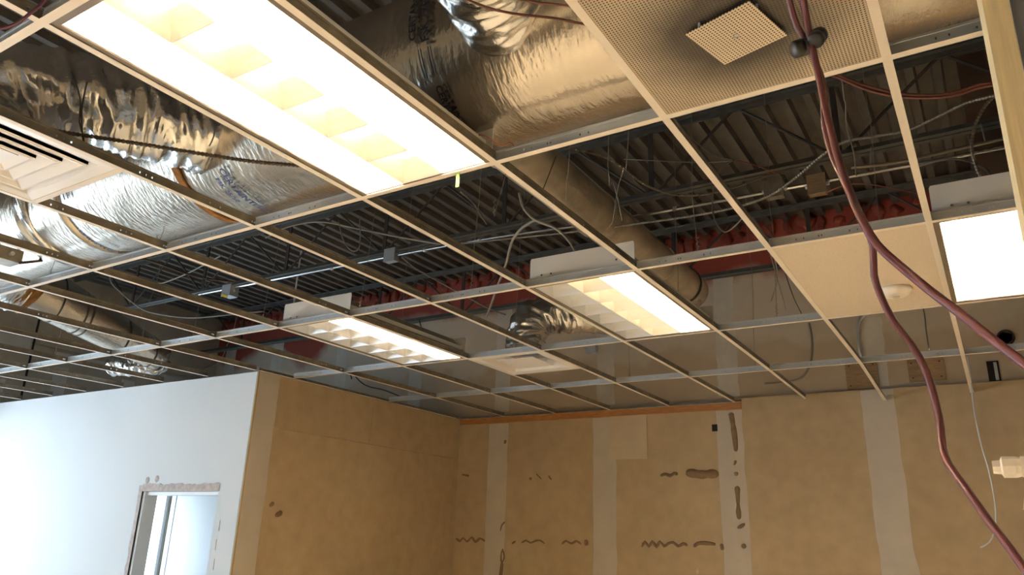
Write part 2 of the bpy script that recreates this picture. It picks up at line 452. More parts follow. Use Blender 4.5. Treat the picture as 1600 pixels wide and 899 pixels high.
mud(ws, 0, -3.6298, 2.20, 0.21, 0.02, CEIL - 0.012, M['mud'], 11)

# back wall: lower drywall layer over the old wall
wb = struct(MB().box((-8.15, 4.90, 0), (4.2, 5.0, DECK + 0.09)).build('wall_back', M['upper']),
    'back wall of bare tan drywall, red fire paint above the grid')
edges = [-3.63, -3.12, -1.895, -0.668, 0.555, 1.775, 2.99, 4.0]
for i in range(len(edges) - 1):
    top = CEIL - 0.006 if i < 3 else CEIL + 0.035
    MB().box((edges[i] + 0.001, YB, 0.005), (edges[i + 1] - 0.001, 4.899, top)).build('drywall_panel', M['tan'], wb)
for i, e in enumerate(edges[1:6]):
    w = (0.24, 0.24, 0.235, 0.25, 0.24)[i]
    c = (lambda z, e=e: e + (0.03 * max(0.0, 1.9 - z) / 0.4 if e > 0.5 else 0.0))
    mud(wb, 1, YB - 0.0003, c, w, 0.02, (CEIL - 0.07 if i < 3 else CEIL + 0.03), M['mud'], 20 + i)
    mud(wb, 1, 4.8995, e, 0.19, CEIL + 0.06, 4.27, M['mud_up'], 40 + i)
mud(wb, 1, 4.8995, -4.34, 0.19, CEIL + 0.0, 4.2, M['mud_up'], 50)
mud(wb, 1, 4.8995, -5.56, 0.19, CEIL + 0.0, 4.2, M['mud_up'], 51)
mud(wb, 1, 4.8995, -6.78, 0.22, CEIL + 0.0, 4.25, M['mud_up'], 52)
mud(wb, 1, 4.8995, -7.75, 0.22, CEIL + 0.0, 4.3, M['mud_up'], 53)
struct(MB().box((-3.62, YB - 0.014, CEIL - 0.065), (-0.552, YB - 0.003, CEIL - 0.004)).build('trim_1', M['wood_trim']), 'orange wood strip along the top of the back wall')
MB().box((-1.83, YB - 0.009, 2.575), (-1.45, YB - 0.0005, 2.985)).build('drywall_patch', M['paper'], wb)
MB().box((-0.828, YB - 0.003, 2.80), (-0.778, YB - 0.0002, 2.862)).build('outlet_hole', M['dark'], wb)
# brown adhesive beads left on the back wall
def smear(paths, parent, seed):
    random.seed(seed); b = MB()
    for pts, w in paths:
        p = spline(pts, 0.02) if len(pts) > 2 else spline([pts[0], Vector(pts[0]).lerp(Vector(pts[1]), 0.5), pts[1]], 0.015)
        rs = [w * 1.3 * (1.15 + 0.55 * noise.noise(Vector((k * 0.35, seed * 3.1, w * 50)))) for k in range(len(p))]; rs[0] *= 0.5; rs[-1] *= 0.5
        bb = MB().tube(p, rs, 6)
        ax = 1 if parent is wb else 0
        for q in bb.v:
            q = list(q); f = (YB if ax == 1 else -3.63)
            q[ax] = f + (-0.0022 if ax == 1 else 0.001) + (q[ax] - f) * 0.18; b.v.append(tuple(q))
        o = len(b.v) - len(bb.v); b.f += [tuple(i + o for i in f) for f in bb.f]; b.m += bb.m
    return b.build('adhesive_bead', M['glue'], parent, True)
smear([([(-1.0860, 4.8600, 2.4420), (-1.0150, 4.8600, 2.4350), (-0.9450, 4.8600, 2.4230), (-0.8630, 4.8600, 2.4280), (-0.7880, 4.8600, 2.4270)], 0.030)], wb, 1)
smear([([(-1.3300, 4.8600, 2.4170), (-1.2800, 4.8600, 2.4330), (-1.2380, 4.8600, 2.4160), (-1.1950, 4.8600, 2.4380), (-1.1650, 4.8600, 2.4260)], 0.012)], wb, 2)
smear([([(-2.7300, 4.8600, 2.4090), (-2.7000, 4.8600, 2.4030)], 0.014), ([(-2.6490, 4.8600, 2.4520), (-2.5880, 4.8600, 2.4020)], 0.006), ([(-2.5080, 4.8600, 2.4320), (-2.4710, 4.8600, 2.3940)], 0.008), ([(-3.5670, 4.8600, 2.4580), (-3.4740, 4.8600, 2.4440)], 0.008)], wb, 3)
smear([([(-3.5990, 4.8600, 1.8070), (-3.5480, 4.8600, 1.7830), (-3.5090, 4.8600, 1.8160), (-3.4580, 4.8600, 1.7800), (-3.4040, 4.8600, 1.8250), (-3.3540, 4.8600, 1.7830), (-3.3000, 4.8600, 1.8160), (-3.2360, 4.8600, 1.7930)], 0.009)], wb, 4)
smear([([(-2.9120, 4.8600, 1.7780), (-2.8680, 4.8600, 1.8030)], 0.008), ([(-2.8000, 4.8600, 1.7870), (-2.7490, 4.8600, 1.8130), (-2.6970, 4.8600, 1.7910), (-2.6470, 4.8600, 1.8100), (-2.5890, 4.8600, 1.8180), (-2.5380, 4.8600, 1.7890)], 0.007), ([(-2.3470, 4.8600, 1.7900), (-2.3060, 4.8600, 1.8200), (-2.2440, 4.8600, 1.7990), (-2.1890, 4.8600, 1.8230), (-2.1410, 4.8600, 1.7960)], 0.008), ([(-2.1080, 4.8600, 1.8090), (-2.0670, 4.8600, 1.8150)], 0.018)], wb, 5)
smear([([(-1.5260, 4.8600, 1.7930), (-1.4940, 4.8600, 1.8380), (-1.4590, 4.8600, 1.7960), (-1.4270, 4.8600, 1.8400), (-1.3850, 4.8600, 1.7980), (-1.3540, 4.8600, 1.8420), (-1.3130, 4.8600, 1.8060), (-1.2760, 4.8600, 1.8290), (-1.2280, 4.8600, 1.8410), (-1.1820, 4.8600, 1.8100), (-1.1340, 4.8600, 1.8330), (-1.1000, 4.8600, 1.8180)], 0.011)], wb, 6)
smear([([(-1.0420, 4.8600, 1.8090), (-1.0070, 4.8600, 1.8370), (-0.9490, 4.8600, 1.8440), (-0.8480, 4.8600, 1.8370)], 0.012), ([(-0.7970, 4.8600, 1.8430), (-0.7890, 4.8600, 1.7920)], 0.012)], wb, 7)
smear([([(-0.6500, 4.8600, 2.9600), (-0.6380, 4.8600, 2.8740), (-0.6250, 4.8600, 2.7050), (-0.6250, 4.8600, 2.6160)], 0.016), ([(-0.6290, 4.8600, 2.5390), (-0.6480, 4.8600, 2.5010)], 0.008), ([(-0.6350, 4.8600, 2.4410), (-0.6310, 4.8600, 2.4080)], 0.012)], wb, 8)
smear([([(-0.6310, 4.8600, 2.3220), (-0.6320, 4.8600, 2.2150), (-0.6330, 4.8600, 2.1090), (-0.6310, 4.8600, 2.0460)], 0.014), ([(-0.6230, 4.8600, 2.0040), (-0.6080, 4.8600, 1.9780)], 0.024), ([(-0.6170, 4.8600, 1.8440), (-0.5920, 4.8600, 1.8140)], 0.012)], wb, 9)
smear([([(-3.0300, 4.8600, 2.8040), (-3.0360, 4.8600, 2.7650)], 0.012), ([(-3.0040, 4.8600, 1.9840), (-3.0410, 4.8600, 1.9460), (-3.0540, 4.8600, 1.8960)], 0.007), ([(-3.0160, 4.8600, 1.7260), (-3.0360, 4.8600, 1.6650), (-3.0250, 4.8600, 1.5930), (-2.9970, 4.8600, 1.6420), (-3.0150, 4.8600, 1.7140)], 0.007), ([(-3.0180, 4.8600, 1.5930), (-3.0340, 4.8600, 1.4430)], 0.016)], wb, 10)
smear([([(-3.6300, 2.3620, 2.0110), (-3.6300, 2.4040, 2.0380)], 0.012), ([(-3.6300, 2.4330, 1.9410), (-3.6300, 2.5010, 1.9690)], 0.016)], ws, 12)
random.seed(5)
for px in [(-0.6490, 4.8570, 2.5720), (-0.6630, 4.8570, 2.5290), (-0.6070, 4.8570, 2.4240), (-0.6390, 4.8570, 2.3650), (-0.6250, 4.8570, 1.8740), (-0.6680, 4.8570, 1.7040), (-0.5980, 4.8570, 1.6970), (-1.0160, 4.8570, 1.6110), (-3.0090, 4.8570, 2.3360), (-3.0210, 4.8570, 2.2590), (-3.0320, 4.8570, 2.1460), (-3.0250, 4.8570, 1.8050)]:
    w = random.uniform(0.008, 0.02); h = random.uniform(0.015, 0.04)
    MB().prism([(px[0] - w, px[2]), (px[0] - w * 0.3, px[2] - h), (px[0] + w, px[2] - h * 0.2), (px[0] + w * 0.4, px[2] + h)], 1, YB - 0.004, YB - 0.001).build('paint_chip', M['paper'], wb)
# patches, sleeve and slot on the old wall above the ceiling
for (x0, z0, x1, z1) in ((0.33, 3.10, 0.575, 3.33), (0.80, 3.13, 1.06, 3.31)):
    o = MB().box((x0, 4.885, z0), (x1, 4.899, z1)).build('plywood_patch', M['plywood'], wb)
    for cx, cz in ((x0 + 0.03, z0 + 0.03), (x1 - 0.03, z0 + 0.03), (x0 + 0.03, z1 - 0.03), (x1 - 0.03, z1 - 0.03)):
        MB().lathe([(0.006, 0), (0.005, -0.003)], (cx, 4.885, cz), 6, 1).build('screw', M['dark'], o)
MB().lathe([(0.062, 0.0), (0.060, -0.02), (0.045, -0.022), (0.044, 0.0)], (1.50, 4.899, 3.425), 20, 1).build('pipe_sleeve', M['dark'], wb, True)
MB().box((1.345, 4.893, 3.095), (1.425, 4.8995, 3.25)).build('slot', M['dark'], wb)
MB().box((1.39, 4.890, 3.10), (1.412, 4.8925, 3.24)).build('slot_stud', M['galv'], wb)
# firestop sealant packed in the deck flutes along the back wall, a blob to each flute
random.seed(9)
xf = -7.95
for k in range(78):
    b = MB(); cx = xf + k * PITCH + random.uniform(-0.03, 0.03); zc = DECK - 0.03 + random.uniform(-0.06, 0.02)
    bm_ = bmesh.new(); bmesh.ops.create_icosphere(bm_, subdivisions=2, radius=1.0)
    sx, sz = random.uniform(0.035, 0.08), random.uniform(0.03, 0.10)
    for v in bm_.verts:
        c = v.co * (1 + 1.1 * noise.noise(v.co * 2.4 + Vector((k * 5.3, 0, 0))))
        b.v.append((cx + c.x * sx, 4.892 + c.y * 0.022, min(zc + c.z * sz, DECK + 0.05)))
    b.f = [tuple(v.index for v in f.verts) for f in bm_.faces]; b.m = [0] * len(b.f); bm_.free()
    b.build('firestop', M['firestop'], wb, True)

# partition end on the right: pine stud with grey board
wn = struct(MB().box((1.443, -0.602, 0), (4.0, -0.50, CEIL - 0.02)).build('wall_near', M['grey_wall']), 'grey painted partition board behind the pine stud')
shell('trim_4', 'pale pine stud at the end of the grey partition', [((1.404, -0.62, 0), (1.440, -0.50, CEIL - 0.02))], M['stud'])

MB().box((1.4405, -0.606, 0), (1.4428, -0.50, CEIL - 0.02)).build('corner_bead', M['white_enamel'], wn)

# ------------------------------------------------------------------ ceiling grid
grid = thing('ceiling_grid', 'cream steel suspended ceiling grid with galvanised webs, most tiles gone', 'ceiling grid', (0, 0, CEIL))
def tee_mesh(name, L, h, holes, webm, fl=0.012):
    b = MB()
    b.use(0).box((0, -fl, 0), (L, fl, 0.0012))
    b.use(1).box((0, -0.001, 0.0012), (L, 0.001, h * 0.38)); b.box((0, -0.001, h * 0.58), (L, 0.001, h - 0.007))
    b.box((0, -0.0035, h - 0.007), (L, 0.0035, h))
    e = [0.0]
    for c, w in holes: e += [c - w / 2, c + w / 2]
    e.append(L)
    for i in range(0, len(e), 2):
        if e[i + 1] - e[i] > 1e-4: b.box((e[i], -0.001, h * 0.38), (e[i + 1], 0.001, h * 0.58))
    return b.mesh(name, [M['tee_white'], webm])
def rep(L):
    hs = []
    c = 0.055
    while c < L - 0.03:
        hs += [(c, 0.006)]
        if c + 0.025 < L - 0.02: hs += [(c + 0.025, 0.003)]
        if c + 0.05 < L - 0.02: hs += [(c + 0.05, 0.006)]
        c += 0.305 if L > 0.7 else 0.25
    return hs
CL = 1.2192 - 0.004
cross_me = tee_mesh('cross_tee', CL, 0.040, [(0.02, 0.007), (0.032, 0.007)] + rep(CL) + [(CL - 0.034, 0.007), (CL - 0.022, 0.007)], M['galv_dull'])
short_me = tee_mesh('short_cross_tee', S - 0.004, 0.040, rep(S - 0.004), M['galv_dull'])
def cross(i, y0, me=cross_me, rz=math.pi / 2, dz=0.0, tilt=0.0):
    o = link('cross_tee', me, grid, (i * S, y0 + 0.002, 0.0002 + dz)); o.rotation_euler = (0, tilt, rz); return o
def main(y, x0, x1):
    L = x1 - x0; hs = []; c = 0.30 - ((x0 + 9.2) % 0.6096)
    c = 0.31
    while c < L - 0.1:
        hs += [(c - 0.09, 0.004), (c - 0.06, 0.004), (c, 0.005), (c + 0.012, 0.005), (c + 0.12, 0.005), (c + 0.15, 0.004)]; c += S
    me = tee_mesh('main_tee', L, 0.043, hs, M['galv'])
    o = link('main_tee', me, grid, (x0, y, 0)); return o
for y, x0, x1 in ((-3.64, -6.1, 3.0), (BY[0], -6.1, 3.0), (BY[1], -6.1, 1.36), (BY[2], -8.03, 3.0), (BY[3], -8.03, 3.0), (BY[4], -3.62, 3.0), (BY[5], -3.62, 3.0)):
    main(y, x0, x1)
for i in range(-7, 5): cross(i, BY[0]); cross(i, -3.64)
for i in range(-9, 3): cross(i, BY[1])
for i in range(-13, 5): cross(i, BY[2])
for i in range(-5, 5): cross(i, BY[3]); cross(i, BY[4])
stub_me = tee_mesh('cross_tee', WY - BY[3] - 0.006, 0.040, rep(WY - BY[3] - 0.01), M['galv_dull'])
for i in range(-13, -5): cross(i, BY[3], stub_me)
end_me = tee_mesh('cross_tee', YB - BY[5] - 0.018, 0.040, rep(1.18), M['galv_dull'])
for i in range(-5, 5): cross(i, BY[5], end_me, tilt=(0.055 if i == 1 else 0.035 if i == 2 else 0.01 if i == 0 else 0.0))
for x, y in ((-3, -0.60), (1, -S), (-3, BY[4] + S)):
    o = link('cross_tee', short_me, grid, (x * S + 0.002, y, 0.0002))
b = MB(); b.use(0).box((-3.62, YB - 0.024, -0.002), (-0.55, YB - 0.002, -0.0008)); b.use(1).box((-3.62, YB - 0.0025, -0.002), (-0.55, YB - 0.001, 0.022))
b.build('wall_angle', [M['tee_white'], M['galv_dull']], grid)
b = MB(); b.use(0).box((-3.628, WY, -0.004), (-3.606, YB - 0.03, -0.0028)); b.use(1).box((-3.628, WY, -0.004), (-3.6265, YB - 0.03, 0.022))
b.build('wall_angle', [M['tee_white'], M['galv_dull']], grid)

# ------------------------------------------------------------------ fluorescent troffers
def troffer(ix, iy, label, lamps):
    x0 = ix * S; y0 = BY[iy] if isinstance(iy, int) else iy
    t = thing('troffer', label, 'ceiling light', (x0, y0, CEIL))
    W = S; L = 1.2192; g = 0.016; H = 0.155; zb = 0.006
    hb = MB()
    hb.box((g, g, H - 0.004), (W - g, L - g, H))                                     # top
    hb = MB()
    for sx in (0, 1):
        o = [(g, zb), (g + 0.004, zb), (g + 0.004, 0.045), (0.130, H - 0.003), (0.126, H), (g, 0.045)]
        hb.prism([(W - a, b) if sx else (a, b) for a, b in o], 1, g, L - g)
    hb.box((0.126, g, H - 0.003), (W - 0.126, L - g, H))
    hb.build('housing', M['housing'], t)
    for ya, yb in ((g - 0.002, g + 0.002), (L - g - 0.002, L - g + 0.002)):
        e = MB().prism([(g, zb), (W - g, zb), (W - g, H - 0.008), (W - g - 0.006, H + 0.002), (g + 0.006, H + 0.002), (g, H - 0.008)], 1, ya, yb).build('end_plate', M['white_enamel'], t)
        if ya < 0.1:
            for hx, hz in ((0.50, 0.075), (0.085, 0.06), (0.14, 0.06)):
                MB().lathe([(0.006, 0), (0.005, -0.002)], (hx, ya, hz), 8, 1).build('screw', M['emt'], e)
    fb = MB()
    for a, bb in (((0.013, 0.013, 0.003), (W - 0.013, 0.032, 0.011)), ((0.013, L - 0.032, 0.003), (W - 0.013, L - 0.013, 0.011)), ((0.013, 0.032, 0.003), (0.032, L - 0.032, 0.011)), ((W - 0.032, 0.032, 0.003), (W - 0.013, L - 0.032, 0.011))):
        fb.box(a, bb)
    fb.build('door_frame', M['fixture_rim'], t)
    X0, X1, Y0, Y1 = 0.034, W - 0.034, 0.034, L - 0.034
    cw = (X1 - X0) / 3; ch = (Y1 - Y0) / 6; zt = 0.088
    for k in range(4):
        x = X0 + cw * k; a = 0.0012; w = 0.012
        zs = 0.136
        pts = [(x - a, zb), (x + a, zb), (x + w, zs), (x - w, zs)]
        if k == 0: pts = [(x - a, zb), (x + a, zb), (x + w, zt), (x - a, zt)]
        if k == 3: pts = [(x - a, zb), (x + a, zb), (x + a, zt), (x - w, zt)]
        MB().prism(pts, 1, Y0, Y1).build('side_louver', M['louver'], t)
    for c in range(3):
        for k in range(7):
            y = Y0 + ch * k; a = 0.0012; w = 0.030
            pts = [(y - a, zb), (y + a, zb), (y + w * 0.35, zb + 0.035), (y + w, zt), (y - w, zt), (y - w * 0.35, zb + 0.035)]
            if k == 0: pts = [(y - a, zb), (y + a, zb), (y + w * 0.35, zb + 0.035), (y + w, zt), (y - a, zt)]
            if k == 6: pts = [(y - a, zb), (y + a, zb), (y + a, zt), (y - w, zt), (y - w * 0.35, zb + 0.035)]
            MB().prism(pts, 0, X0 + cw * c + 0.003, X0 + cw * (c + 1) - 0.003).build('cross_louver', M['louver'], t)
        b = MB().tube([(X0 + cw * (c + 0.5), 0.05, 0.118), (X0 + cw * (c + 0.5), L - 0.05, 0.118)], 0.0127, 10)
        b.build('lamp_tube', M[lamps[c]], t, True)
    return t
ON, DIM, OFF = 'lamp_on', 'lamp_dim', 'lamp_off'
T1 = troffer(-1, 1, 'largest, nearest three-lamp troffer, two glaring rows and a softer amber row between', (ON, DIM, ON))
T2 = troffer(-1, 3, 'troffer beyond the bare round duct, one dark row of cells and one amber row', (OFF, DIM, ON))
T3 = troffer(-4, 3, 'troffer farthest from view above the tan corner wall, only one lit row', (OFF, OFF, ON))
T5 = troffer(-4, -3.64, 'added unseen fill troffer behind the viewpoint, toward the shop window', (ON, ON, ON))  # this and the next two are unseen lights, added to brighten the walls
T6 = troffer(-1, -3.64, 'added unseen fill troffer behind the viewpoint, in line with the nearest one', (ON, ON, ON))
T7 = troffer(2, -3.64, 'added unseen fill troffer behind the viewpoint, behind the grey partition', (ON, ON, ON))
T4 = troffer(2, 3, 'white-glowing troffer beside the plain ceiling tile and the pine stud', (ON, ON, ON))

# ------------------------------------------------------------------ tile, smoke detector, diffusers
ti = MB().box((1 * S + 0.004, BY[3] + 0.005, CEIL + 0.0016), (2 * S - 0.004, BY[4] - 0.005, CEIL + 0.017)).build('ceiling_tile', M['tile'])
tag(ti, 'plain speckled beige ceiling tile, the only one left in the grid', 'ceiling tile')
sd = thing('smoke_detector', 'round white detector on the underside of the beige ceiling tile', 'detector', ([(1.0060, 2.0400, 3.0500)][0][0], [(1.0060, 2.0400, 3.0500)][0][1], CEIL + 0.0016))
MB().lathe([(0.074, 0.0), (0.076, -0.012), (0.070, -0.020), (0.062, -0.034), (0.040, -0.042), (0.0, -0.043)], (0, 0, 0), 28).build('cover', M['plastic_white'], sd, True)
MB().lathe([(0.018, -0.0425), (0.016, -0.046), (0.0, -0.046)], (0, 0, 0), 14).build('sensor_cap', M['paper'], sd, True)

def ring(b, a0, z0, a1, z1, th=0.002):
    """square sloping ring between half-widths a0 (z0) and a1 (z1)"""
    def sq(a, z): return [(-a, -a, z), (a, -a, z), (a, a, z), (-a, a, z)]
    vs = sq(a0, z0) + sq(a1, z1) + sq(a0, z0 + th) + sq(a1, z1 + th)
    fs = []
    for i in range(4):
        j = (i + 1) % 4
        fs += [(i, j, 4 + j, 4 + i), (8 + i, 12 + i, 12 + j, 8 + j), (i, 8 + i, 8 + j, j), (4 + i, 4 + j, 12 + j, 12 + i)]
    return b.add(vs, fs)
# louvred diffuser at the left edge
dl = thing('louvered_diffuser', 'white square supply diffuser of nested louver rings beside the crumpled flex duct', 'diffuser', (-2.5 * S, -0.90, CEIL))
ring(MB(), 0.292, 0.0015, 0.250, 0.006).build('frame', M['diffuser'], dl)
ring(MB(), 0.250, 0.006, 0.215, 0.034).build('outer_cone', M['diffuser'], dl)
for a, dz in ((0.222, 0.0), (0.162, 0.0), (0.102, 0.0)):
    b = MB(); ring(b, a, dz + 0.004, a - 0.012, dz + 0.001); ring(b, a - 0.012, dz + 0.001, a - 0.080, dz + 0.024); ring(b, a, dz + 0.004, a, dz + 0.012, 0.004)
    b.build('louver_ring', M['diffuser'], dl)
MB().box((-0.062, -0.062, 0.006), (0.062, 0.062, 0.010)).build('center_plate', M['diffuser'], dl)
MB().box((-0.225, -0.225, 0.036), (0.225, 0.225, 0.039)).build('back_pan', M['diffuser'], dl)
# perforated diffuser
dp = thing('perforated_diffuser', 'square perforated metal diffuser with a dropped plate in a dark dust ring', 'diffuser', (1.5 * S, -S / 2, CEIL))
MB().box((-0.294, -0.294, 0.0015), (0.294, 0.294, 0.006)).build('perforated_face', M['perf'], dp)
pl_ = MB().box((-0.0885, -0.0885, -0.014), (0.0885, 0.0885, -0.0115)).build('center_plate', M['perf2'], dp)
pl_.rotation_euler = (0, 0, math.radians(-15))
MB().lathe([(0.007, 0.0), (0.007, -0.003), (0.004, -0.004)], (0, 0, -0.014), 10).build('screw', M['emt'], pl_)
for sx in (-1, 1):
    for sy in (-1, 1): MB().tube([(sx * 0.07, sy * 0.07, -0.012), (sx * 0.07, sy * 0.07, 0.002)], 0.003, 6).build('stand_off', M['galv'], dp)
MB().box((-0.29, -0.29, 0.006), (0.29, 0.29, 0.065)).build('back_pan', M['galv'], dp)
# plaque diffuser near the back wall
dq = thing('plaque_diffuser', 'cream plaque diffuser under the silver elbow near the back wall', 'diffuser', (-2.5 * S, BY[4] + S / 2, CEIL))
ring(MB(), 0.292, 0.0015, 0.235, 0.004).build('frame', M['diffuser'], dq)
ring(MB(), 0.235, 0.004, 0.200, 0.065).build('outer_cone', M['diffuser'], dq)
ring(MB(), 0.200, 0.065, 0.150, 0.07).build('neck', M['galv'], dq)
MB().box((-0.150, -0.150, 0.004), (0.150, 0.150, 0.008)).build('center_plate', M['diffuser'], dq)
for sx in (-1, 1): MB().tube([(sx * 0.10, 0.10, 0.006), (sx * 0.12, 0.12, 0.075)], 0.004, 6).build('stand_off', M['galv'], dq)

# ------------------------------------------------------------------ ducts
def straight_duct(name, parent, p0, p1, r, m, seed, amp=0.006, n=48, step=0.04, r2=None):
    """round wrapped duct with slightly slack skin"""
    p0 = Vector(p0); p1 = Vector(p1); ax = (p1 - p0).normalized(); L = (p1 - p0).length
    up = Vector((0, 0, 1)); u = ax.cross(up).normalized(); w = u.cross(ax)
    k = max(2, int(L / step)); vs = []
    for i in range(k + 1):
        for j in range(n):
            a = 2 * math.pi * j / n; d = u * math.cos(a) + w * math.sin(a); c = p0 + ax * (L * i / k)
            q = Vector((i * L / k * 1.2 + seed * 9, math.cos(a) * r * 4, math.sin(a) * r * 4))
            rr = r + ((r2 or r) - r) * i / k + amp * (noise.noise(q * 1.4) + 0.5 * noise.noise(q * 4.1) + 0.25 * noise.noise(Vector((q.x * 1.5, q.y * 9, q.z * 9))))
            vs.append(c + d * rr)
    fs = [(i * n + j, i * n + (j + 1) % n, (i + 1) * n + (j + 1) % n, (i + 1) * n + j) for i in range(k) for j in range(n)]
    fs += [tuple(range(n - 1, -1, -1)), tuple(k * n + j for j in range(n))]
    return MB().add(vs, fs).build(name, m, parent, True)
def flex_duct(name, parent, pts, r, m, seed, amp=0.010, fine=0.006, n=64, step=0.008):
    """crumpled foil sleeve along a curve: long folds gathered round the bend"""
    p = resample(spline(pts, 0.01), step); L = len(p); vs = []
    t0 = (p[1] - p[0]).normalized(); up = Vector((0, 0, 1)) if abs(t0.z) < 0.9 else Vector((1, 0, 0)); u = t0.cross(up).normalized()
    for i in range(L):
        t = (p[min(i + 1, L - 1)] - p[max(i - 1, 0)]).normalized(); u = (u - t * u.dot(t)).normalized(); w = t.cross(u)
        s = i * step
        for j in range(n):
            a = 2 * math.pi * j / n
            q = Vector((s * 17 + seed + 0.9 * math.sin(a), math.cos(a) * 0.8, math.sin(a) * 0.8))
            f1 = abs(noise.noise(q)); f2 = noise.noise(Vector((s * 55 + math.sin(a) * 1.5, math.cos(a) * 1.5 + seed, math.sin(a) * 1.5)))
            f3 = abs(noise.noise(Vector((s * 8 + 40 + math.cos(a), math.cos(a) * 1.5, math.sin(a) * 1.5 + seed))))
            f4 = abs(noise.noise(Vector((s * 42 + 1.6 * math.cos(a + seed), math.cos(a) * 1.3 + 7, math.sin(a) * 1.3))))
            rr = r + amp * (1.0 - 3.0 * f1) + fine * f2 + amp * (0.6 - 1.6 * f3) + fine * (0.8 - 2.6 * f4)
            vs.append(p[i] + (u * math.cos(a) + w * math.sin(a)) * rr)
    fs = [(i * n + j, i * n + (j + 1) % n, (i + 1) * n + (j + 1) % n, (i + 1) * n + j) for i in range(L - 1) for j in range(n)]
    fs += [tuple(range(n - 1, -1, -1)), tuple((L - 1) * n + j for j in range(n))]
    return MB().add(vs, fs).build(name, m, parent, True)
def band(name, parent, c, axis, r, w, m, n=40):
    pr = [(r - 0.004, -w / 2), (r + 0.004, -w / 2), (r + 0.004, w / 2), (r - 0.004, w / 2)]
    b = MB(); vs = []; fs = []
    for q, h in pr:
        for k in range(n):
            a = 2 * math.pi * k / n
            vs.append((c[0] + h, c[1] + q * math.cos(a), c[2] + q * math.sin(a)) if axis == 0 else (c[0] + q * math.cos(a), c[1] + h, c[2] + q * math.sin(a)))
    for i in range(4):
        for k in range(n): fs.append((i * n + k, i * n + (k + 1) % n, ((i + 1) % 4) * n + (k + 1) % n, ((i + 1) % 4) * n + k))
    return b.add(vs, fs).build(name, m, parent)

def text_mesh(body, size):
    cu = bpy.data.curves.new('lettering', 'FONT'); cu.body = body; cu.size = size; cu.resolution_u = 2
    cu.offset = size * 0.035
    o = bpy.data.objects.new('lettering', cu); COL.objects.link(o)
    dg = bpy.context.evaluated_depsgraph_get()
    me = bpy.data.meshes.new_from_object(o.evaluated_get(dg))
    bpy.data.objects.remove(o); bpy.data.curves.remove(cu)
    return me
def wrap_text_x(body, size, parent, x0, a0, yc, zc, r, way, m, off=0.0, sx=1.0):
    """print lettering round a duct whose axis runs along x; way +1 reads with growing angle"""
    me = text_mesh(body, size)
    for v in me.vertices:
        a = a0 + way * (v.co.x * sx) / r; h = way * (v.co.y + off)
        v.co = (x0 + h, yc + r * math.cos(a), zc + r * math.sin(a))
    me.materials.clear(); me.materials.append(m)
    return link('printed_lettering', me, parent)
def wrap_line_x(parent, x0, a0, a1, w, yc, zc, r, m):
    b = MB(); n = 10; vs = []
    for i in range(n + 1):
        a = a0 + (a1 - a0) * i / n
        for h in (-w / 2, w / 2): vs.append((x0 + h, yc + r * math.cos(a), zc + r * math.sin(a)))
    return b.add(vs, [(2 * i, 2 * i + 1, 2 * i + 3, 2 * i + 2) for i in range(n)]).build('printed_line', m, parent)

# trunk duct along the room
Y1_, Z1_, R1_ = 0.052, 3.51, 0.328
D1 = thing('trunk_duct', 'widest foil-wrapped round duct running behind the nearest troffer', 'duct', (0, 0, 0))
straight_duct('duct_wrap', D1, (-8.0, Y1_, Z1_), (-2.45, Y1_, Z1_), R1_, M['foil'], 1)
straight_duct('duct_wrap', D1, (-2.44, Y1_, Z1_), (3.9, Y1_, Z1_), R1_ - 0.004, M['foil'], 2, 0.006, 64, 0.025)
for x in (-4.4,): band('tape_seam', D1, (x, Y1_, Z1_), 0, R1_ + 0.004, 0.07, M['foil_flex'])
def ang(p): return math.atan2(p[2] - Z1_, p[1] - Y1_)
RT = R1_ + 0.0135
q = [(-0.1564, -0.2786, 3.4265), (-0.1122, -0.2736, 3.4086), (-0.1240, -0.1988, 3.2789), (-0.1194, -0.2702, 3.3982), (-0.1308, -0.2211, 3.3058)]
def up_(a): return a if a > 0 else a + 2 * math.pi
a = up_(ang(q[0])); wrap_text_x('CERTAINTEED', 0.042, D1, q[0][0], a, Y1_, Z1_, RT, -1, M['ink'])
a = up_(ang(q[1])); wrap_text_x('FSK 25/50', 0.044, D1, q[1][0] + 0.008, a, Y1_, Z1_, RT, -1, M['ink'])
for k in range(4):
    x = q[0][0] + (0.004, 0.014, 0.045, 0.055)[k]
    wrap_line_x(D1, x, up_(ang(q[3])) + 0.02, up_(ang(q[4])), 0.004, Y1_, Z1_, RT, M['ink'])
a = up_(ang(q[2])); wrap_text_x('CERTAINTEED  FSK 25/50', 0.036, D1, q[2][0], a, Y1_, Z1_, RT, 1, M['ink'])
q = [(-1.2765, -0.1778, 3.2581), (-1.2975, -0.1436, 3.2307), (-2.4087, -0.1313, 3.2225), (-2.3658, -0.2441, 3.3409)]
a = up_(ang(q[0])); wrap_text_x('CERTAINTEED', 0.045, D1, q[0][0], a, Y1_, Z1_, RT, 1, M['ink_blue'])
wrap_text_x('FSK 25/50', 0.034, D1, q[0][0] - 0.05, a + 0.1, Y1_, Z1_, RT, 1, M['ink_blue'])
a = up_(ang(q[2])); wrap_text_x('CERTAINTEED  FSK 25/50', 0.036, D1, q[2][0], a, Y1_, Z1_, RT, 1, M['ink_blue'])
for k in range(2): wrap_line_x(D1, q[3][0] + 0.03 * k, up_(ang(q[3])) - 0.1, up_(ang(q[3])) + 0.04, 0.010, Y1_, Z1_, RT, M['ink_blue'])

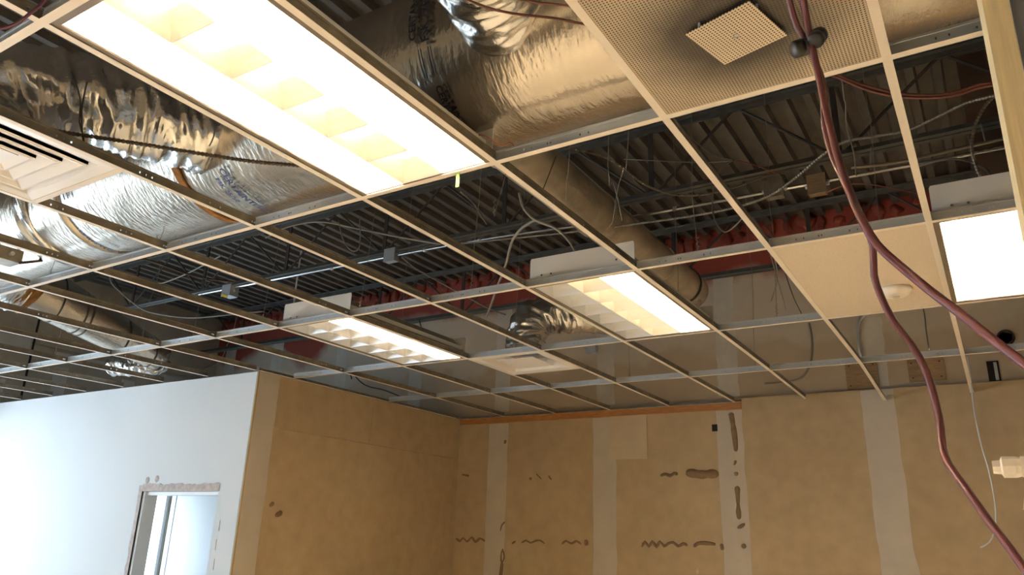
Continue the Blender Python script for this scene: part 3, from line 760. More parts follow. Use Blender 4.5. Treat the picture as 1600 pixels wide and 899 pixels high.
qx = [(-1.5333, -0.1072, 3.2085), (-2.7961, -0.2016, 3.2820)]
band('insulation_gap', D1, (qx[0][0], Y1_, Z1_), 0, R1_ + 0.0055, 0.035, M['insulation'])
flex_duct('torn_seam', D1, [(qx[1][0] - 0.06, Y1_, Z1_), (qx[1][0], Y1_, Z1_), (qx[1][0] + 0.06, Y1_, Z1_)], R1_ + 0.004, M['foil_flex'], 31, 0.012, 0.010)
# crumpled branch to the louvred diffuser
D2 = thing('flex_duct', 'crumpled silver flex branch from the trunk duct down to the louvered diffuser', 'duct')
flex_duct('foil_sleeve', D2, [(-1.33, -0.20, 3.43), (-1.42, -0.42, 3.42), (-1.52, -0.66, 3.40), (-1.66, -0.86, 3.37), (-1.86, -0.98, 3.36), (-2.15, -1.02, 3.42)], 0.165, M['foil_flex'], 3, 0.014, 0.007)
b = MB().tube(spline([(-1.70, -0.93, 3.30), (-1.60, -0.93, 3.22), (-1.53, -0.90, 3.13)], 0.02), 0.125, 24); b.build('boot', M['foil_flex'], D2, True)
# branch to the perforated diffuser
D3 = thing('flex_duct', 'gold-tinted foil elbow leaving the trunk duct above the perforated diffuser', 'duct')
flex_duct('foil_sleeve', D3, [(0.16, -0.20, 3.47), (0.20, -0.42, 3.47), (0.34, -0.62, 3.46), (0.58, -0.70, 3.42), (0.80, -0.55, 3.37)], 0.155, M['foil_flex'], 14, 0.008, 0.004)
MB().tube(spline([(0.80, -0.55, 3.34), (0.89, -0.40, 3.26), (0.914, -0.32, 3.125)], 0.02), 0.12, 24).build('boot', M['foil_flex'], D3, True)
# bare round duct to the back
D4 = thing('round_duct', 'long dusty round duct running from the trunk duct to the back wall', 'duct')
straight_duct('duct_wrap', D4, (-0.66, 0.22, 3.83), (-0.66, 3.96, 3.83), 0.145, M['foil_old'], 5, 0.005, 36)
for y in (1.05, 2.15, 3.2): band('tape_seam', D4, (-0.66, y, 3.83), 1, 0.150, 0.05, M['foil_old'])
band('strap', D4, (-0.66, 3.75, 3.83), 1, 0.154, 0.025, M['black'])
MB().tube(spline([(-0.66, 3.75, 3.68), (-0.72, 3.72, 3.60), (-0.66, 3.74, 3.55)], 0.02), 0.008, 6).build('strap_tail', M['black'], D4)
# elbow to the plaque diffuser
D5 = thing('flex_elbow', 'wrinkled silver flex elbow dropping into the plaque diffuser', 'duct')
flex_duct('foil_sleeve', D5, [(-0.68, 3.93, 3.80), (-0.80, 3.80, 3.68), (-0.96, 3.45, 3.52), (-1.18, 3.10, 3.48), (-1.42, 2.86, 3.44), (-1.52, 2.76, 3.33), (-1.524, 2.745, 3.15)], 0.140, M['foil_flex'], 6, 0.012, 0.006)
# grey duct on the left
D6 = thing('branch_duct', 'pale wrapped branch duct with a torn end reaching over the white partition', 'duct')
straight_duct('duct_wrap', D6, (-4.9, 0.72, 3.61), (-4.9, 2.03, 3.255), 0.205, M['foil'], 8, 0.006, 40, 0.04, 0.125)
flex_duct('torn_wrap', D6, [(-4.9, 0.34, 3.66), (-4.9, 0.58, 3.64), (-4.9, 0.80, 3.59)], 0.212, M['foil_flex'], 9, 0.020, 0.016)
flex_duct('insulation', D6, [(-4.9, 0.62, 3.635), (-4.9, 0.86, 3.57)], 0.203, M['insulation'], 15, 0.012, 0.012)
for y in (1.02, 1.22, 1.27, 1.62, 1.9):
    f = (y - 0.72) / 1.31; band('strap_line', D6, (-4.9, y, 3.61 - 0.355 * f), 1, 0.209 - 0.08 * f, 0.007, M['wire_dark'])
flex_duct('flex_tail', D6, [(-4.9, 2.02, 3.235), (-4.94, 2.02, 3.20), (-5.06, 1.95, 3.182), (-5.36, 1.86, 3.19)], 0.078, M['foil_flex'], 12, 0.010, 0.006)

# ------------------------------------------------------------------ steel joists
def joist(y, label, x_nodes, zt=DECK - 0.005, zb=4.14):
    j = thing('steel_joist', label, 'joist', (0, y, 0))
    for s in (-1, 1):
        ya, yb = (0.006, 0.045) if s > 0 else (-0.045, -0.006)
        MB().box((-8.03, ya, zt - 0.005), (3.95, yb, zt)).box((-8.03, ya if s > 0 else yb - 0.005, zt - 0.045), (3.95, ya + 0.005 if s > 0 else yb, zt - 0.005)).build('top_chord', M['steel'], j)
        MB().box((-8.03, ya, zb), (3.95, yb, zb + 0.005)).box((-8.03, ya if s > 0 else yb - 0.005, zb + 0.005), (3.95, ya + 0.005 if s > 0 else yb, zb + 0.045)).build('bottom_chord', M['steel'], j)
    sp_ = x_nodes[1] - x_nodes[0]
    for x in x_nodes:
        MB().box((x - 0.018, -0.006, zb + 0.01), (x + 0.018, 0.006, zt - 0.01)).build('web_post', M['rod'], j)
        for s in (-1, 1):
            MB().tube([(x + 0.03 * s, 0, zb + 0.03), (x + s * (sp_ / 2 - 0.02), 0, zt - 0.03)], 0.010, 6).build('web_rod', M['rod'], j)
    return j
xs2 = [-9.05 + 1.24 * i for i in range(11)]
xs2 = [-4.214 + 1.24 * i for i in range(-2, 7)]
joist(2.70, 'open-web steel joist crossing above the round duct', xs2)
joist(4.55, 'open-web steel joist close in front of the red wall', [-4.681 + 1.222 * i for i in range(-2, 8)])
joist(0.86, 'open-web steel joist hidden partly by the trunk duct', [-4.3 + 1.24 * i for i in range(-2, 7)])
pc = MB().box((1.44, 2.80, 3.30), (1.72, 2.88, DECK - 0.002)).build('brown_post', M['brown_post'])
tag(pc, 'brown stained board post standing above the troffer by the pine stud', 'post')

# ------------------------------------------------------------------ conduit and boxes
def conduit(label, pts, r=0.0115, m=None, straps=()):
    c = thing('conduit', label, 'conduit')
    MB().tube(spline(pts, 0.05), r, 10).build('pipe', m or M['emt'], c, True)
    for s in straps:
        b = MB(); b.tube([(s[0] - 0.012, s[1], s[2]), (s[0] + 0.012, s[1], s[2])], r * 1.35, 10); b.build('coupling', M['galv'], c, True)
    return c
conduit('long straight bright conduit under the joist, carrying the junction boxes', [(-5.4, 2.62, 4.095), (-2.197, 2.62, 4.060), (-0.738, 2.62, 3.992), (1.052, 2.62, 3.962), (2.6, 2.62, 3.94)], 0.0115, None, [(-3.5, 2.62, 4.073), (-2.45, 2.62, 4.063), (-1.9, 2.62, 4.048), (-0.3, 2.62, 3.985)])
conduit('dusty lower conduit by the brown post', [(0.8260, 2.5000, 3.9640), (1.0610, 2.5000, 3.9390), (1.3800, 2.5000, 3.9460), (1.6190, 2.5000, 3.9530)], 0.010, M['mc'])
lc = bpy.data.objects['conduit.001']
for p in ([(0.9290, 2.5000, 3.9560), (1.5010, 2.5000, 3.9490)]): MB().tube([p, (p[0], 2.66, 4.146)], 0.004, 6).build('strap', M['galv'], lc)
conduit('grey bent conduit fixed to the old wall behind the tile', [(0.4700, 4.8750, 3.3440), (0.4580, 4.8750, 3.4660), (0.4640, 4.8750, 3.6220), (0.5020, 4.8750, 3.7020), (0.5770, 4.8750, 3.7430), (0.7730, 4.8750, 3.7460), (1.1910, 4.8750, 3.7400), (1.4970, 4.8750, 3.7400)], 0.014, M['galv'])
def jbox(label, c, m, s=(0.055, 0.03, 0.055)):
    b = thing('junction_box', label, 'junction box', c)
    MB().box((-s[0], -s[1], -s[2]), (s[0], s[1], s[2])).build('box', m, b)
    MB().box((-s[0] - 0.004, -s[1] - 0.004, -s[2] - 0.004), (s[0] + 0.004, -s[1], s[2] + 0.004)).build('cover', m, b)
    MB().tube([(s[0], 0, 0), (s[0] + 0.02, 0, 0)], 0.012, 8).build('connector', M['galv'], b)
    MB().tube([(-s[0] - 0.02, 0, 0), (-s[0], 0, 0)], 0.012, 8).build('connector', M['galv'], b)
    return b
jbox('grey junction box on the conduit nearer the far troffer', [(-2.8080, 2.6200, 4.0740)][0], M['galv'])
jbox('grey junction box on the conduit left of the cords', [(0.3610, 2.6000, 3.9670)][0], M['galv_dull'])
jbox('rusty tan junction box on the conduit close behind the cords', [(0.6150, 2.6000, 3.9390)][0], M['plywood'], (0.05, 0.03, 0.06))
yb_ = jbox('galvanised box with a yellow tag near the red wall corner', [(-4.8800, 2.6200, 4.0520)][0], M['galv'], (0.06, 0.05, 0.055))
MB().prism([(-0.05, -0.055), (0.04, -0.09), (0.045, -0.065), (-0.05, -0.03)], 1, -0.06, -0.055).build('yellow_tag', M['yellow'], yb_)
jbox('junction box half out of frame against the pale trunk duct', [(-3.0080, -0.1690, 3.1700)][0], M['galv_dull'], (0.06, 0.06, 0.035))
jbox('small galvanised box on the old wall below the silver elbow', [(-2.0260, 4.8600, 3.6800)][0], M['galv'], (0.05, 0.03, 0.04))
lb = thing('wall_sign', 'small white tag hanging under the far joist', 'tag', [(-8.7550, 4.4000, 5.0100)][0])
MB().box((-0.12, -0.01, -0.03), (0.12, 0.01, 0.03)).build('plate', M['white_enamel'], lb)
MB().box((-0.02, -0.013, -0.028), (0.02, -0.0102, 0.028)).build('dark_band', M['ink_blue'], lb)

# ------------------------------------------------------------------ cables above the grid
armoured('armoured_cable', 'dark armoured cable lying across the crumpled flex duct', [(-1.3860, -0.8310, 3.1600), (-1.3580, -0.7780, 3.1560), (-1.1980, -0.6100, 3.1520), (-1.0060, -0.3990, 3.1480), (-0.8910, -0.2870, 3.1440), (-0.7570, -0.1890, 3.1400)], 0.0085, M['mc_dark'])
armoured('armoured_cable', 'brown armoured cable looping out of the box under the pale trunk duct', [(-2.9270, -0.1280, 3.1300), (-2.9640, -0.0220, 3.1820), (-2.9720, 0.0750, 3.2340), (-2.9280, 0.1840, 3.2870), (-2.9490, 0.3390, 3.3390), (-3.0130, 0.5110, 3.3910), (-3.1030, 0.7120, 3.4430), (-3.2630, 1.0020, 3.4960), (-3.3820, 1.2620, 3.5480), (-3.3920, 1.5420, 3.6000)], 0.0085, M['mc_dark'])
armoured('armoured_cable', 'silver armoured cable swooping behind the cords to the pine stud', [(-1.9210, 2.4000, 3.9470), (-1.4090, 2.3210, 3.8660), (-0.8550, 2.2430, 3.7850), (-0.4530, 2.1640, 3.7230), (-0.0130, 2.0860, 3.6640), (0.2720, 2.0070, 3.6300), (0.4670, 1.9290, 3.6210), (0.6190, 1.8500, 3.6500), (0.7820, 1.7710, 3.7130), (0.9010, 1.6930, 3.7190), (1.0490, 1.6140, 3.6710), (1.1860, 1.5360, 3.6270), (1.3170, 1.4570, 3.6220), (1.4140, 1.3790, 3.6100), (1.5140, 1.3000, 3.5720)])
armoured('armoured_cable', 'sagging armoured cable between the round duct and the joist', [(-0.5660, 1.6000, 4.0220), (-0.3690, 1.7060, 3.9550), (-0.2160, 1.8130, 3.8170), (-0.1420, 1.9190, 3.7880), (-0.0640, 2.0250, 3.7860), (0.0560, 2.1310, 3.8080), (0.2190, 2.2380, 3.8660), (0.3850, 2.3440, 3.9500), (0.4610, 2.4500, 3.9960)], 0.008)
armoured('armoured_cable', 'short armoured whip dropping into the troffer by the pine stud', [(1.5170, 1.3500, 3.5990), (1.4760, 1.3440, 3.5610), (1.4300, 1.3380, 3.4820), (1.4040, 1.3320, 3.3850), (1.4080, 1.3260, 3.2890), (1.4220, 1.3200, 3.2110)], 0.007)
armoured('armoured_cable', 'low armoured cable arching over the end of the troffer by the pine stud', [(1.1710, 2.0000, 3.6530), (1.2870, 1.8640, 3.6040), (1.3620, 1.7280, 3.5250), (1.4260, 1.5920, 3.4180), (1.4520, 1.4560, 3.3090), (1.4510, 1.3200, 3.2040)], 0.007)
cable('cable', 'thick pale cable looping beside the round duct and dropping behind the grid', [(-0.9700, 1.9000, 3.7600), (-1.1410, 2.0170, 3.7790), (-1.2880, 2.1330, 3.7520), (-1.4090, 2.2500, 3.6380), (-1.5540, 2.3670, 3.5290), (-1.6720, 2.4830, 3.4570), (-1.7920, 2.6000, 3.4050)], 0.009, M['cable_white'])
cable('cable', 'thick grey cable curving into the end of the troffer with the amber row', [(-0.7190, 1.3000, 3.6410), (-0.6870, 1.3000, 3.5450), (-0.6120, 1.3000, 3.4580), (-0.4930, 1.3000, 3.3910), (-0.4200, 1.3000, 3.3190), (-0.3740, 1.3000, 3.2470), (-0.3520, 1.3000, 3.1800)], 0.007, M['cable_white'])
cable('cable', 'tan cable bowing beneath the deck between the trunk duct and the conduit', [(-3.9340, 2.2000, 4.2970), (-3.7300, 2.2600, 4.3840), (-3.3980, 2.3200, 4.3900), (-2.9890, 2.3800, 4.2670), (-2.5720, 2.4400, 4.1350), (-2.1840, 2.5000, 4.0240)], 0.007, M['cable_white'])
cable('cable', 'grey wire hung in a narrow U below the deck', [(-3.1510, 2.3000, 4.3450), (-3.0850, 2.3000, 4.1860), (-3.0120, 2.3000, 4.0810), (-2.9340, 2.3000, 4.0280), (-2.8800, 2.3000, 4.0460), (-2.8780, 2.3000, 4.1480), (-2.9100, 2.3000, 4.3370)], 0.005, M['wire'])
cable('cable', 'grey cable leaving the box on the conduit and running down to the right', [(-2.6310, 2.5500, 4.0090), (-2.5760, 2.6750, 3.9390), (-2.4650, 2.8000, 3.8640), (-2.3870, 2.9250, 3.8110), (-2.2390, 3.0500, 3.7190), (-2.1240, 3.1750, 3.6530), (-2.0750, 3.3000, 3.6410)], 0.006, M['wire'])
cable('cable', 'pale cable festooned over the far grid below the joist', [(-6.1820, 2.5000, 4.3060), (-5.8580, 2.4750, 4.2420), (-5.6050, 2.4500, 4.2380), (-5.2680, 2.4250, 4.2670), (-4.8120, 2.4000, 4.3450)], 0.007, M['cable_white'])
cable('cable', 'long pale cable drooping across the far opening toward the red wall', [(-6.5100, 2.3000, 4.3530), (-6.3840, 2.3870, 4.1860), (-6.2540, 2.4750, 4.0710), (-6.1370, 2.5620, 3.9950), (-5.8610, 2.6500, 3.9330), (-5.6010, 2.7380, 3.9030), (-5.3050, 2.8250, 3.9090), (-5.0690, 2.9120, 3.9300), (-4.8360, 3.0000, 3.9440)], 0.007, M['cable_white'], up=4.705)
cable('cable', 'short brown cable crossing behind the second box opening', [(-5.8010, 2.7000, 4.8770), (-5.2790, 2.7000, 4.9240), (-4.7870, 2.7000, 4.9680), (-4.6230, 2.7000, 5.1120)], 0.006, M['mc'], up=4.705)
cable('cable', 'thin cable trailing down the red paint above the white partition', [(-7.3520, 4.6000, 4.6220), (-7.4060, 4.6200, 4.4490), (-7.5180, 4.6400, 4.2380), (-7.6360, 4.6600, 4.0540), (-7.8500, 4.6800, 3.9770), (-8.3010, 4.7000, 3.9740)], 0.007, M['cable_white'])
cable('cable', 'dark flexible cable snaking behind the grid near the tan corner', [(-5.2270, 4.7000, 3.7350), (-5.0490, 4.7000, 3.5710), (-4.8850, 4.7000, 3.4810), (-4.6300, 4.7000, 3.4170), (-4.3800, 4.7000, 3.3260)], 0.008, M['wire_dark'], up=3.6)
cable('cable', 'pair of dark leads entering the side of the far one-row troffer', [(-3.0200, 3.3000, 3.7110), (-2.6730, 2.9330, 3.4890), (-2.2930, 2.5670, 3.3190), (-1.9580, 2.2000, 3.1280)], 0.006, M['wire_dark'])
cable('cable', 'grey cable hanging on the old wall left of the plywood patches', [(0.0860, 4.8300, 3.6950), (0.0970, 4.8300, 3.5790), (0.0900, 4.8300, 3.4380), (0.0520, 4.8300, 3.3010), (-0.0290, 4.8300, 3.2130), (-0.1640, 4.8300, 3.1900), (-0.3280, 4.8300, 3.1910)], 0.010, M['wire'])
cable('cable', 'thin grey lead hanging free in front of the tan wall near the stud', [(1.2290, 4.5000, 3.2380), (1.2290, 4.5110, 3.0620), (1.2210, 4.5220, 2.8290), (1.2290, 4.5330, 2.6000), (1.2520, 4.5440, 2.3990), (1.2580, 4.5560, 2.2240), (1.2510, 4.5670, 2.0950), (1.2280, 4.5780, 1.9880), (1.1860, 4.5890, 1.9100), (1.1270, 4.6000, 1.8740)], 0.006, M['galv'])
cable('cable', 'coiled grey phone wire hooked by the grid crossing above the tile', [(0.2810, 2.0000, 3.9190), (0.2250, 1.9430, 3.8580), (0.1930, 1.8860, 3.7300), (0.1920, 1.8290, 3.5710), (0.2290, 1.7710, 3.4480), (0.2860, 1.7140, 3.3690), (0.3590, 1.6570, 3.3720), (0.4090, 1.6000, 3.3820)], 0.004, M['wire'])
cable('cable', 'thin wire strung level under the deck to the hooked knot', [(-0.4830, 2.2000, 4.2090), (-0.1750, 2.1330, 4.0870), (0.0860, 2.0670, 3.9820), (0.2770, 2.0000, 3.9160)], 0.003, M['wire'])
cable('cable', 'slack thin wire sagging from the deck to the hooked knot', [(-0.0830, 2.2000, 4.3110), (0.0320, 2.1330, 4.1570), (0.1460, 2.0670, 4.0140), (0.2700, 2.0000, 3.9220)], 0.003, M['wire'])
cable('cable', 'reddish wire between two knots under the deck', [(0.2980, 2.0000, 3.9110), (0.3640, 2.1330, 3.9270), (0.4220, 2.2670, 3.9320), (0.4480, 2.4000, 3.9680)], 0.003, M['copper'])
cable('cable', 'red wires leaving the tan junction box', [(0.6790, 2.4500, 3.8110), (0.8030, 2.3120, 3.7730), (0.9300, 2.1750, 3.6920), (1.0710, 2.0380, 3.5720), (1.2110, 1.9000, 3.4490)], 0.003, M['copper'])
cable('cable', 'thin cream wire drooping from the crossing onto the tile edge', [(0.5330, 1.2000, 3.1960), (0.5100, 1.4800, 3.2560), (0.4850, 1.7600, 3.2810), (0.4550, 2.0400, 3.2820), (0.3920, 2.3200, 3.2680), (0.2890, 2.6000, 3.2460)], 0.003, M['cable_white'])
cable('cable', 'thin black wire drooping from the crossing past the tile', [(0.5800, 1.2000, 3.1870), (0.5760, 1.4400, 3.2060), (0.5590, 1.6800, 3.1790), (0.5260, 1.9200, 3.1610), (0.5070, 2.1600, 3.1110), (0.4930, 2.4000, 3.0870)], 0.003, M['wire_dark'])
cable('cable', 'thin grey wire curling from the crossing toward the old wall', [(0.5560, 1.2000, 3.1980), (0.5120, 1.6000, 3.2540), (0.4540, 2.0000, 3.2330), (0.4020, 2.4000, 3.1750), (0.3270, 2.8000, 3.2340)], 0.003, M['wire'])
cable('extension_cord', 'pair of red-brown cords swagged in the dark opening beside the pine stud', [(1.0110, 0.4500, 3.3450), (1.0510, 0.4560, 3.3190), (1.1100, 0.4630, 3.2720), (1.1890, 0.4690, 3.2220), (1.2580, 0.4750, 3.1920), (1.3260, 0.4810, 3.1750), (1.3770, 0.4880, 3.1760), (1.4210, 0.4940, 3.1860), (1.4720, 0.5000, 3.1840)], 0.006, M['cord2'], 8, cat='cord')
cable('extension_cord', 'second thin red-brown cord lying along the swagged pair', [(1.0100, 0.4500, 3.3380), (1.0510, 0.4560, 3.3110), (1.1090, 0.4630, 3.2600), (1.1880, 0.4690, 3.2100), (1.2570, 0.4750, 3.1830), (1.3250, 0.4810, 3.1680), (1.3760, 0.4880, 3.1670), (1.4200, 0.4940, 3.1770), (1.4710, 0.5000, 3.1780)], 0.005, M['cord2'], 8, cat='cord')
cable('red_wire', 'thin red wire crossing in front of the gold foil elbow', [(0.3370, -0.6740, 3.1200), (0.3760, -0.6210, 3.1120), (0.4250, -0.5760, 3.1050), (0.5060, -0.5210, 3.0980), (0.5770, -0.4630, 3.0900)], 0.0035, M['cord2'], 6, cat='wire')
cable('red_wire', 'upper thin red wire beside the perforated diffuser edge', [(0.4470, -0.6120, 3.1200), (0.4970, -0.5710, 3.1130), (0.5520, -0.5380, 3.1070), (0.5800, -0.5210, 3.1000)], 0.0035, M['cord2'], 6, cat='wire')
cable('red_wire', 'red wire curl lying on the main tee at the end of the nearest troffer', [(0.0060, -0.1130, 3.1000), (0.0210, -0.1000, 3.1000), (0.0260, -0.0580, 3.1000), (0.0360, -0.0130, 3.1000), (0.0710, -0.0240, 3.1000), (0.0700, 0.0060, 3.1000), (0.0450, 0.0330, 3.1000), (0.0330, 0.0110, 3.1000)], 0.0022, M['copper'], 6, cat='wire')
cable('purple_cord', 'purple cord draped across the nearest grid corner', [(-0.6216, -1.3039, 2.9651), (-0.5945, -1.2888, 2.9705), (-0.5728, -1.2769, 2.9758), (-0.5499, -1.2673, 2.9884), (-0.5259, -1.2598, 3.0084), (-0.5050, -1.2531, 3.0254), (-0.4833, -1.2482, 3.0482)], 0.004, M['purple'], 8, cat='cord')

# ------------------------------------------------------------------ hanging extension cords with connectors
ca = thing('extension_cord', 'thick dark red cord crossing the tile and leaving past the troffer', 'cord')
MB().tube(spline([(1.1764, -0.9891, 2.8574), (1.1626, -0.9195, 2.7525), (1.1566, -0.8515, 2.6965), (1.1529, -0.8091, 2.6780), (1.1533, -0.7933, 2.6383), (1.1568, -0.7857, 2.5925), (1.1618, -0.7838, 2.5319), (1.1695, -0.7998, 2.4575), (1.1820, -0.8336, 2.3725), (1.1987, -0.8793, 2.2932), (1.2148, -0.9325, 2.2316), (1.2260, -0.9267, 2.2033), (1.2463, -0.9272, 2.1737), (1.2758, -0.9306, 2.1347), (1.3052, -0.9467, 2.0960), (1.3320, -0.9534, 2.0610), (1.3662, -0.9759, 2.0146)], 0.02), 0.0056, 10).build('cord', M['cord'], ca, True)
cb = thing('extension_cord', 'slimmer dark red cord hanging in bends down the tan wall', 'cord')
MB().tube(spline([(1.1488, -0.9613, 2.9012), (1.1451, -0.8927, 2.7833), (1.1340, -0.8345, 2.7120), (1.1327, -0.8119, 2.6840), (1.1370, -0.7967, 2.6522), (1.1468, -0.7754, 2.6297), (1.1532, -0.7538, 2.6008), (1.1574, -0.7291, 2.5766), (1.1523, -0.7164, 2.5357), (1.1510, -0.7158, 2.4998), (1.1571, -0.7161, 2.4467), (1.1723, -0.7342, 2.3900), (1.1891, -0.7616, 2.3277), (1.1991, -0.7674, 2.2950), (1.2044, -0.7524, 2.2653), (1.2000, -0.7392, 2.2244), (1.2039, -0.7255, 2.1956), (1.2152, -0.7164, 2.1586), (1.2348, -0.7016, 2.1209), (1.2478, -0.6912, 2.0835), (1.2538, -0.6820, 2.0377), (1.2561, -0.6907, 1.9997), (1.2558, -0.7047, 1.9713), (1.2610, -0.7290, 1.9462), (1.2775, -0.7559, 1.9140), (1.2986, -0.7881, 1.8711), (1.3172, -0.8133, 1.8379), (1.3381, -0.8454, 1.7945)], 0.02), 0.0052, 10).build('cord', M['cord'], cb, True)
def connector(parent, p, d, L=0.020, r=0.0115):
    p = Vector(p); d = Vector(d).normalized()
    b = MB().tube([p - d * L, p - d * L * 0.8, p - d * L * 0.1, p, p + d * L * 0.1, p + d * L * 0.8, p + d * L], [r * 0.8, r, r, r * 0.78, r, r, r * 0.8], 14)
    return b.build('connector', M['black'], parent, True)
connector(cb, [(1.1394, -0.7826, 2.6202)][0], (0.8, 0.45, 0.30), 0.0175, 0.0150)
connector(ca, [(1.1642, -0.7880, 2.6265)][0], (0.2, 0.55, 0.70), 0.0155, 0.0140)

# ------------------------------------------------------------------ hanger wires
def hanger(x, y, dx, dy, label, z1=DECK - 0.01, r=0.0017):
    p0 = Vector((x, y, CEIL + 0.036)); p1 = Vector((x + dx, y + dy, z1)); pts = [p0]
    for i in range(1, 6):
        q = p0.lerp(p1, i / 6); pts.append(q + Vector((random.uniform(-1, 1), random.uniform(-1, 1), 0)) * 0.012)
    pts.append(p1)
    b = MB().tube(spline(pts, 0.08), r, 5)
    w = []
    for k in range(18):
        a = k * 1.1; w.append((x + 0.006 * math.cos(a), y + 0.006 * math.sin(a), CEIL + 0.04 + k * 0.004))
    b.tube(w, r * 0.9, 4)
    tag(b.build('hanger_wire', M['wire']), label, 'wire', 'hanger wires of the ceiling grid')
random.seed(21)
for h in ((-0.95, BY[3], 0.02, 0.05, 'hanger wire rising from the main tee over the troffer with the amber row'),
          (0.30, BY[3], -0.03, 0.04, 'hanger wire rising beside the round duct, behind the near grid crossing'),
          (-0.30, BY[2] + 0.45, 0.1, 0.3, 'hanger wire slanting across the round duct'),
          (-1.75, BY[3], 0.02, 0.1, 'hanger wire standing in front of the red wall between two troffers'),
          (-2.60, BY[3], 0.04, 0.04, 'hanger wire near the far troffer end plate'),
          (-3.30, BY[3], -0.02, 0.06, 'hanger wire near the bright conduit end'),
          (-3.9, BY[3], 0.03, 0.02, 'hanger wire over the white partition corner'),
          (-5.1, BY[3], 0.0, 0.05, 'hanger wire beside the pale branch duct'),
          (-6.3, BY[3], 0.02, 0.04, 'hanger wire by the far dusty side wall'),
          (-7.4, BY[3], 0.02, 0.04, 'hanger wire farthest out over the white partition'),
          (-1.45, BY[4], 0.03, 0.1, 'hanger wire beside the silver elbow'),
          (-2.5, BY[4], 0.0, 0.05, 'hanger wire at the far troffer lower end'),
          (-0.25, BY[4], 0.02, 0.02, 'hanger wire under the round duct end'),
          (0.35, BY[4], 0.02, 0.06, 'hanger wire left of the tile corner'),
          (-1.95, 0.02, 0.05, 0.25, 'hanger wire at the end of the nearest troffer'),
          (-2.9, 0.02, 0.05, 0.2, 'hanger wire in front of the deck near the pale trunk duct'),
          (-0.1, BY[5], 0.02, 0.03, 'hanger wire in front of the tan upper wall'),
          (-1.1, BY[5], 0.02, 0.03, 'hanger wire behind the plaque diffuser'),
          (1.02, BY[3] + 0.3, 0.03, -0.1, 'hanger wire running up behind the cords')):
    hanger(*h)
cable('hanger_rod', 'pale vertical rod below the tile, against the old wall', [(0.955, 4.55, 4.142)] + [(0.9890, 4.5500, 3.6250), (0.9870, 4.5500, 3.4650), (0.9880, 4.5500, 3.2980)], 0.006, M['emt'], 8, cat='rod')
cable('hanger_rod', 'grey vertical rod from the deck to the far troffer', [(-4.0590, 2.7300, 4.3790), (-4.0710, 2.7300, 3.9940), (-4.0640, 2.7300, 3.8040)], 0.008, M['galv'], 8, cat='rod')
for label, pts in (('twisted pair of dark wires on the crumpled flex duct', [(-1.2880, -0.8110, 3.3600), (-1.2990, -0.7710, 3.3120), (-1.3100, -0.7450, 3.2640), (-1.3360, -0.7250, 3.2160), (-1.3310, -0.7030, 3.1680), (-1.3060, -0.7030, 3.1200)]),
                   ('second dark wire beside the twisted pair on the flex duct', [(-1.3030, -0.7460, 3.3600), (-1.3240, -0.7350, 3.3000), (-1.3300, -0.7260, 3.2400), (-1.3260, -0.7130, 3.1800), (-1.2990, -0.7090, 3.1200)]),
                   ('dark wire tied round the right end of the flex duct', [(-0.8740, -0.5020, 3.2000), (-0.9050, -0.4690, 3.1870), (-0.9410, -0.4480, 3.1730), (-0.9700, -0.4370, 3.1600)]),
                   ('dark wire looped over the round duct near its middle', [(-0.4880, 1.3000, 3.8150), (-0.5010, 1.2500, 3.6840), (-0.5100, 1.2000, 3.5710)])):
    cable('tie_wire', label, pts, 0.003, M['wire_dark'], 5, cat='wire')
for label, pts in (('pale wire standing up in front of the round duct', [(-0.0860, 0.7000, 3.4240), (-0.1110, 0.7250, 3.3630), (-0.1260, 0.7500, 3.2480)]),
                   ('pale crossed wires in front of the round duct', [(0.0600, 1.0000, 3.5700), (0.0230, 1.0370, 3.4970), (-0.0240, 1.0750, 3.4250), (-0.0620, 1.1120, 3.3230), (-0.0900, 1.1500, 3.2760)]),
                   ('pale straight wire crossing the forked wires', [(-0.0410, 1.0000, 3.5090), (-0.0390, 1.0500, 3.4410), (-0.0390, 1.1000, 3.3790), (-0.0400, 1.1500, 3.2830)])):
    cable('tie_wire', label, pts, 0.0022, M['wire'], 5, cat='wire', up=4.705)
cable('tie_wire', 'kinked bare wire hanging beside the cords in the dark opening', [(0.9760, 1.2000, 3.7590), (0.9700, 1.2800, 3.6940), (0.9540, 1.3600, 3.6440), (0.9510, 1.4400, 3.6040), (0.9530, 1.5200, 3.5670), (0.9430, 1.6000, 3.4840)], 0.003, M['wire'], 5, cat='wire', up=4.705)
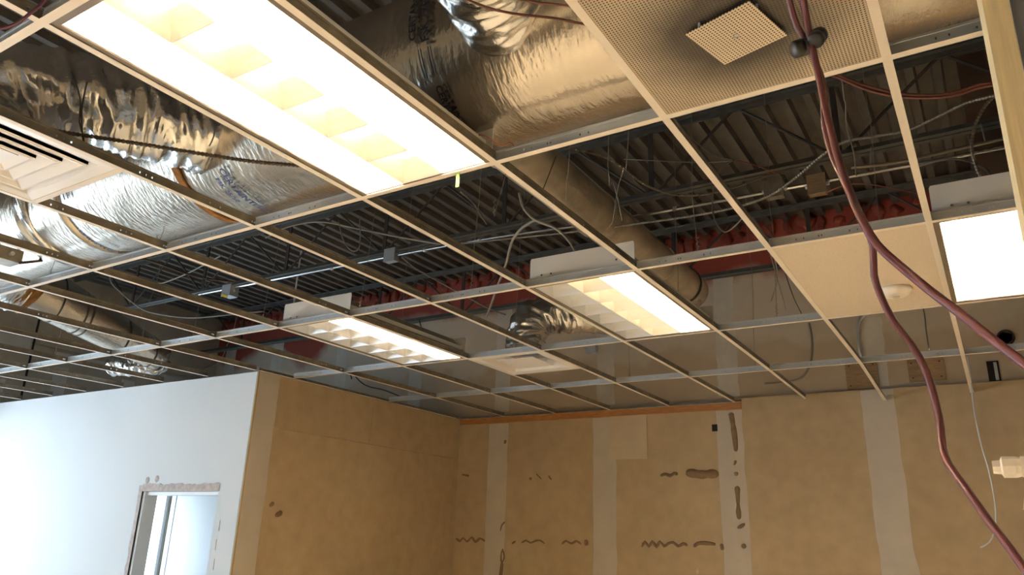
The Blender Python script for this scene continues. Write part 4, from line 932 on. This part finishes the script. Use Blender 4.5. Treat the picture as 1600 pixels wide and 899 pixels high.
cable('tie_wire', 'thin tan wire bent down below the green tape', [(-0.5170, 0.5000, 3.2670), (-0.5410, 0.6330, 3.2710), (-0.5970, 0.7670, 3.2810), (-0.6500, 0.9000, 3.2920)], 0.003, M['mc'], 5, cat='wire')
gt = MB()
g0, g1 = [(-0.1600, 0.0140, 3.0450)][0], None
gt.box((g0[0] - 0.007, 0.004, CEIL - 0.052), (g0[0] + 0.007, 0.006, CEIL + 0.02))
tag(gt.build('flagging_tape', M['green']), 'short strip of green tape hanging from the tee by the nearest troffer', 'tape')

# ------------------------------------------------------------------ spray bottle on a shelf, right edge
sb = [(1.3725, -0.7554, 1.9400)][0]
shz = sb[2] - 0.255
sh = thing('shelf', 'small plywood shelf fixed to the grey partition', 'shelf', (0, 0, 0))
MB().box((sb[0] - 0.06, sb[1] - 0.07, shz - 0.018), (sb[0] + 0.40, -0.603, shz)).build('board', M['plywood'], sh)
for bx in (1.47, 1.72): MB().prism([(-0.604, shz - 0.018), (-0.604, shz - 0.16), (-0.70, shz - 0.018)], 0, bx, bx + 0.02).build('bracket', M['stud'], sh)
bo = thing('spray_bottle', 'pale green spray bottle with a cream nozzle at the picture edge', 'bottle', (sb[0], sb[1], shz))
MB().lathe([(0.034, 0.0), (0.037, 0.006), (0.037, 0.165), (0.034, 0.190), (0.022, 0.212), (0.014, 0.222), (0.014, 0.232)], (0, 0, 0), 24).build('body', M['bottle'], bo, True)
MB().lathe([(0.017, 0.226), (0.017, 0.244), (0.012, 0.247)], (0, 0, 0), 18).build('collar', M['plastic_white'], bo, True)
hd = MB().box((-0.030, -0.012, 0.242), (0.038, 0.012, 0.266)).build('spray_head', M['plastic_white'], bo)
MB().lathe([(0.012, -0.030), (0.0135, -0.036), (0.0135, -0.050), (0.009, -0.052), (0.008, -0.061)], (0, 0, 0.254), 8, 0).build('nozzle', M['plastic_white'], bo)
MB().prism([(-0.026, 0.243), (-0.020, 0.243), (-0.030, 0.200), (-0.036, 0.202)], 1, -0.006, 0.006).build('trigger', M['plastic_white'], bo)
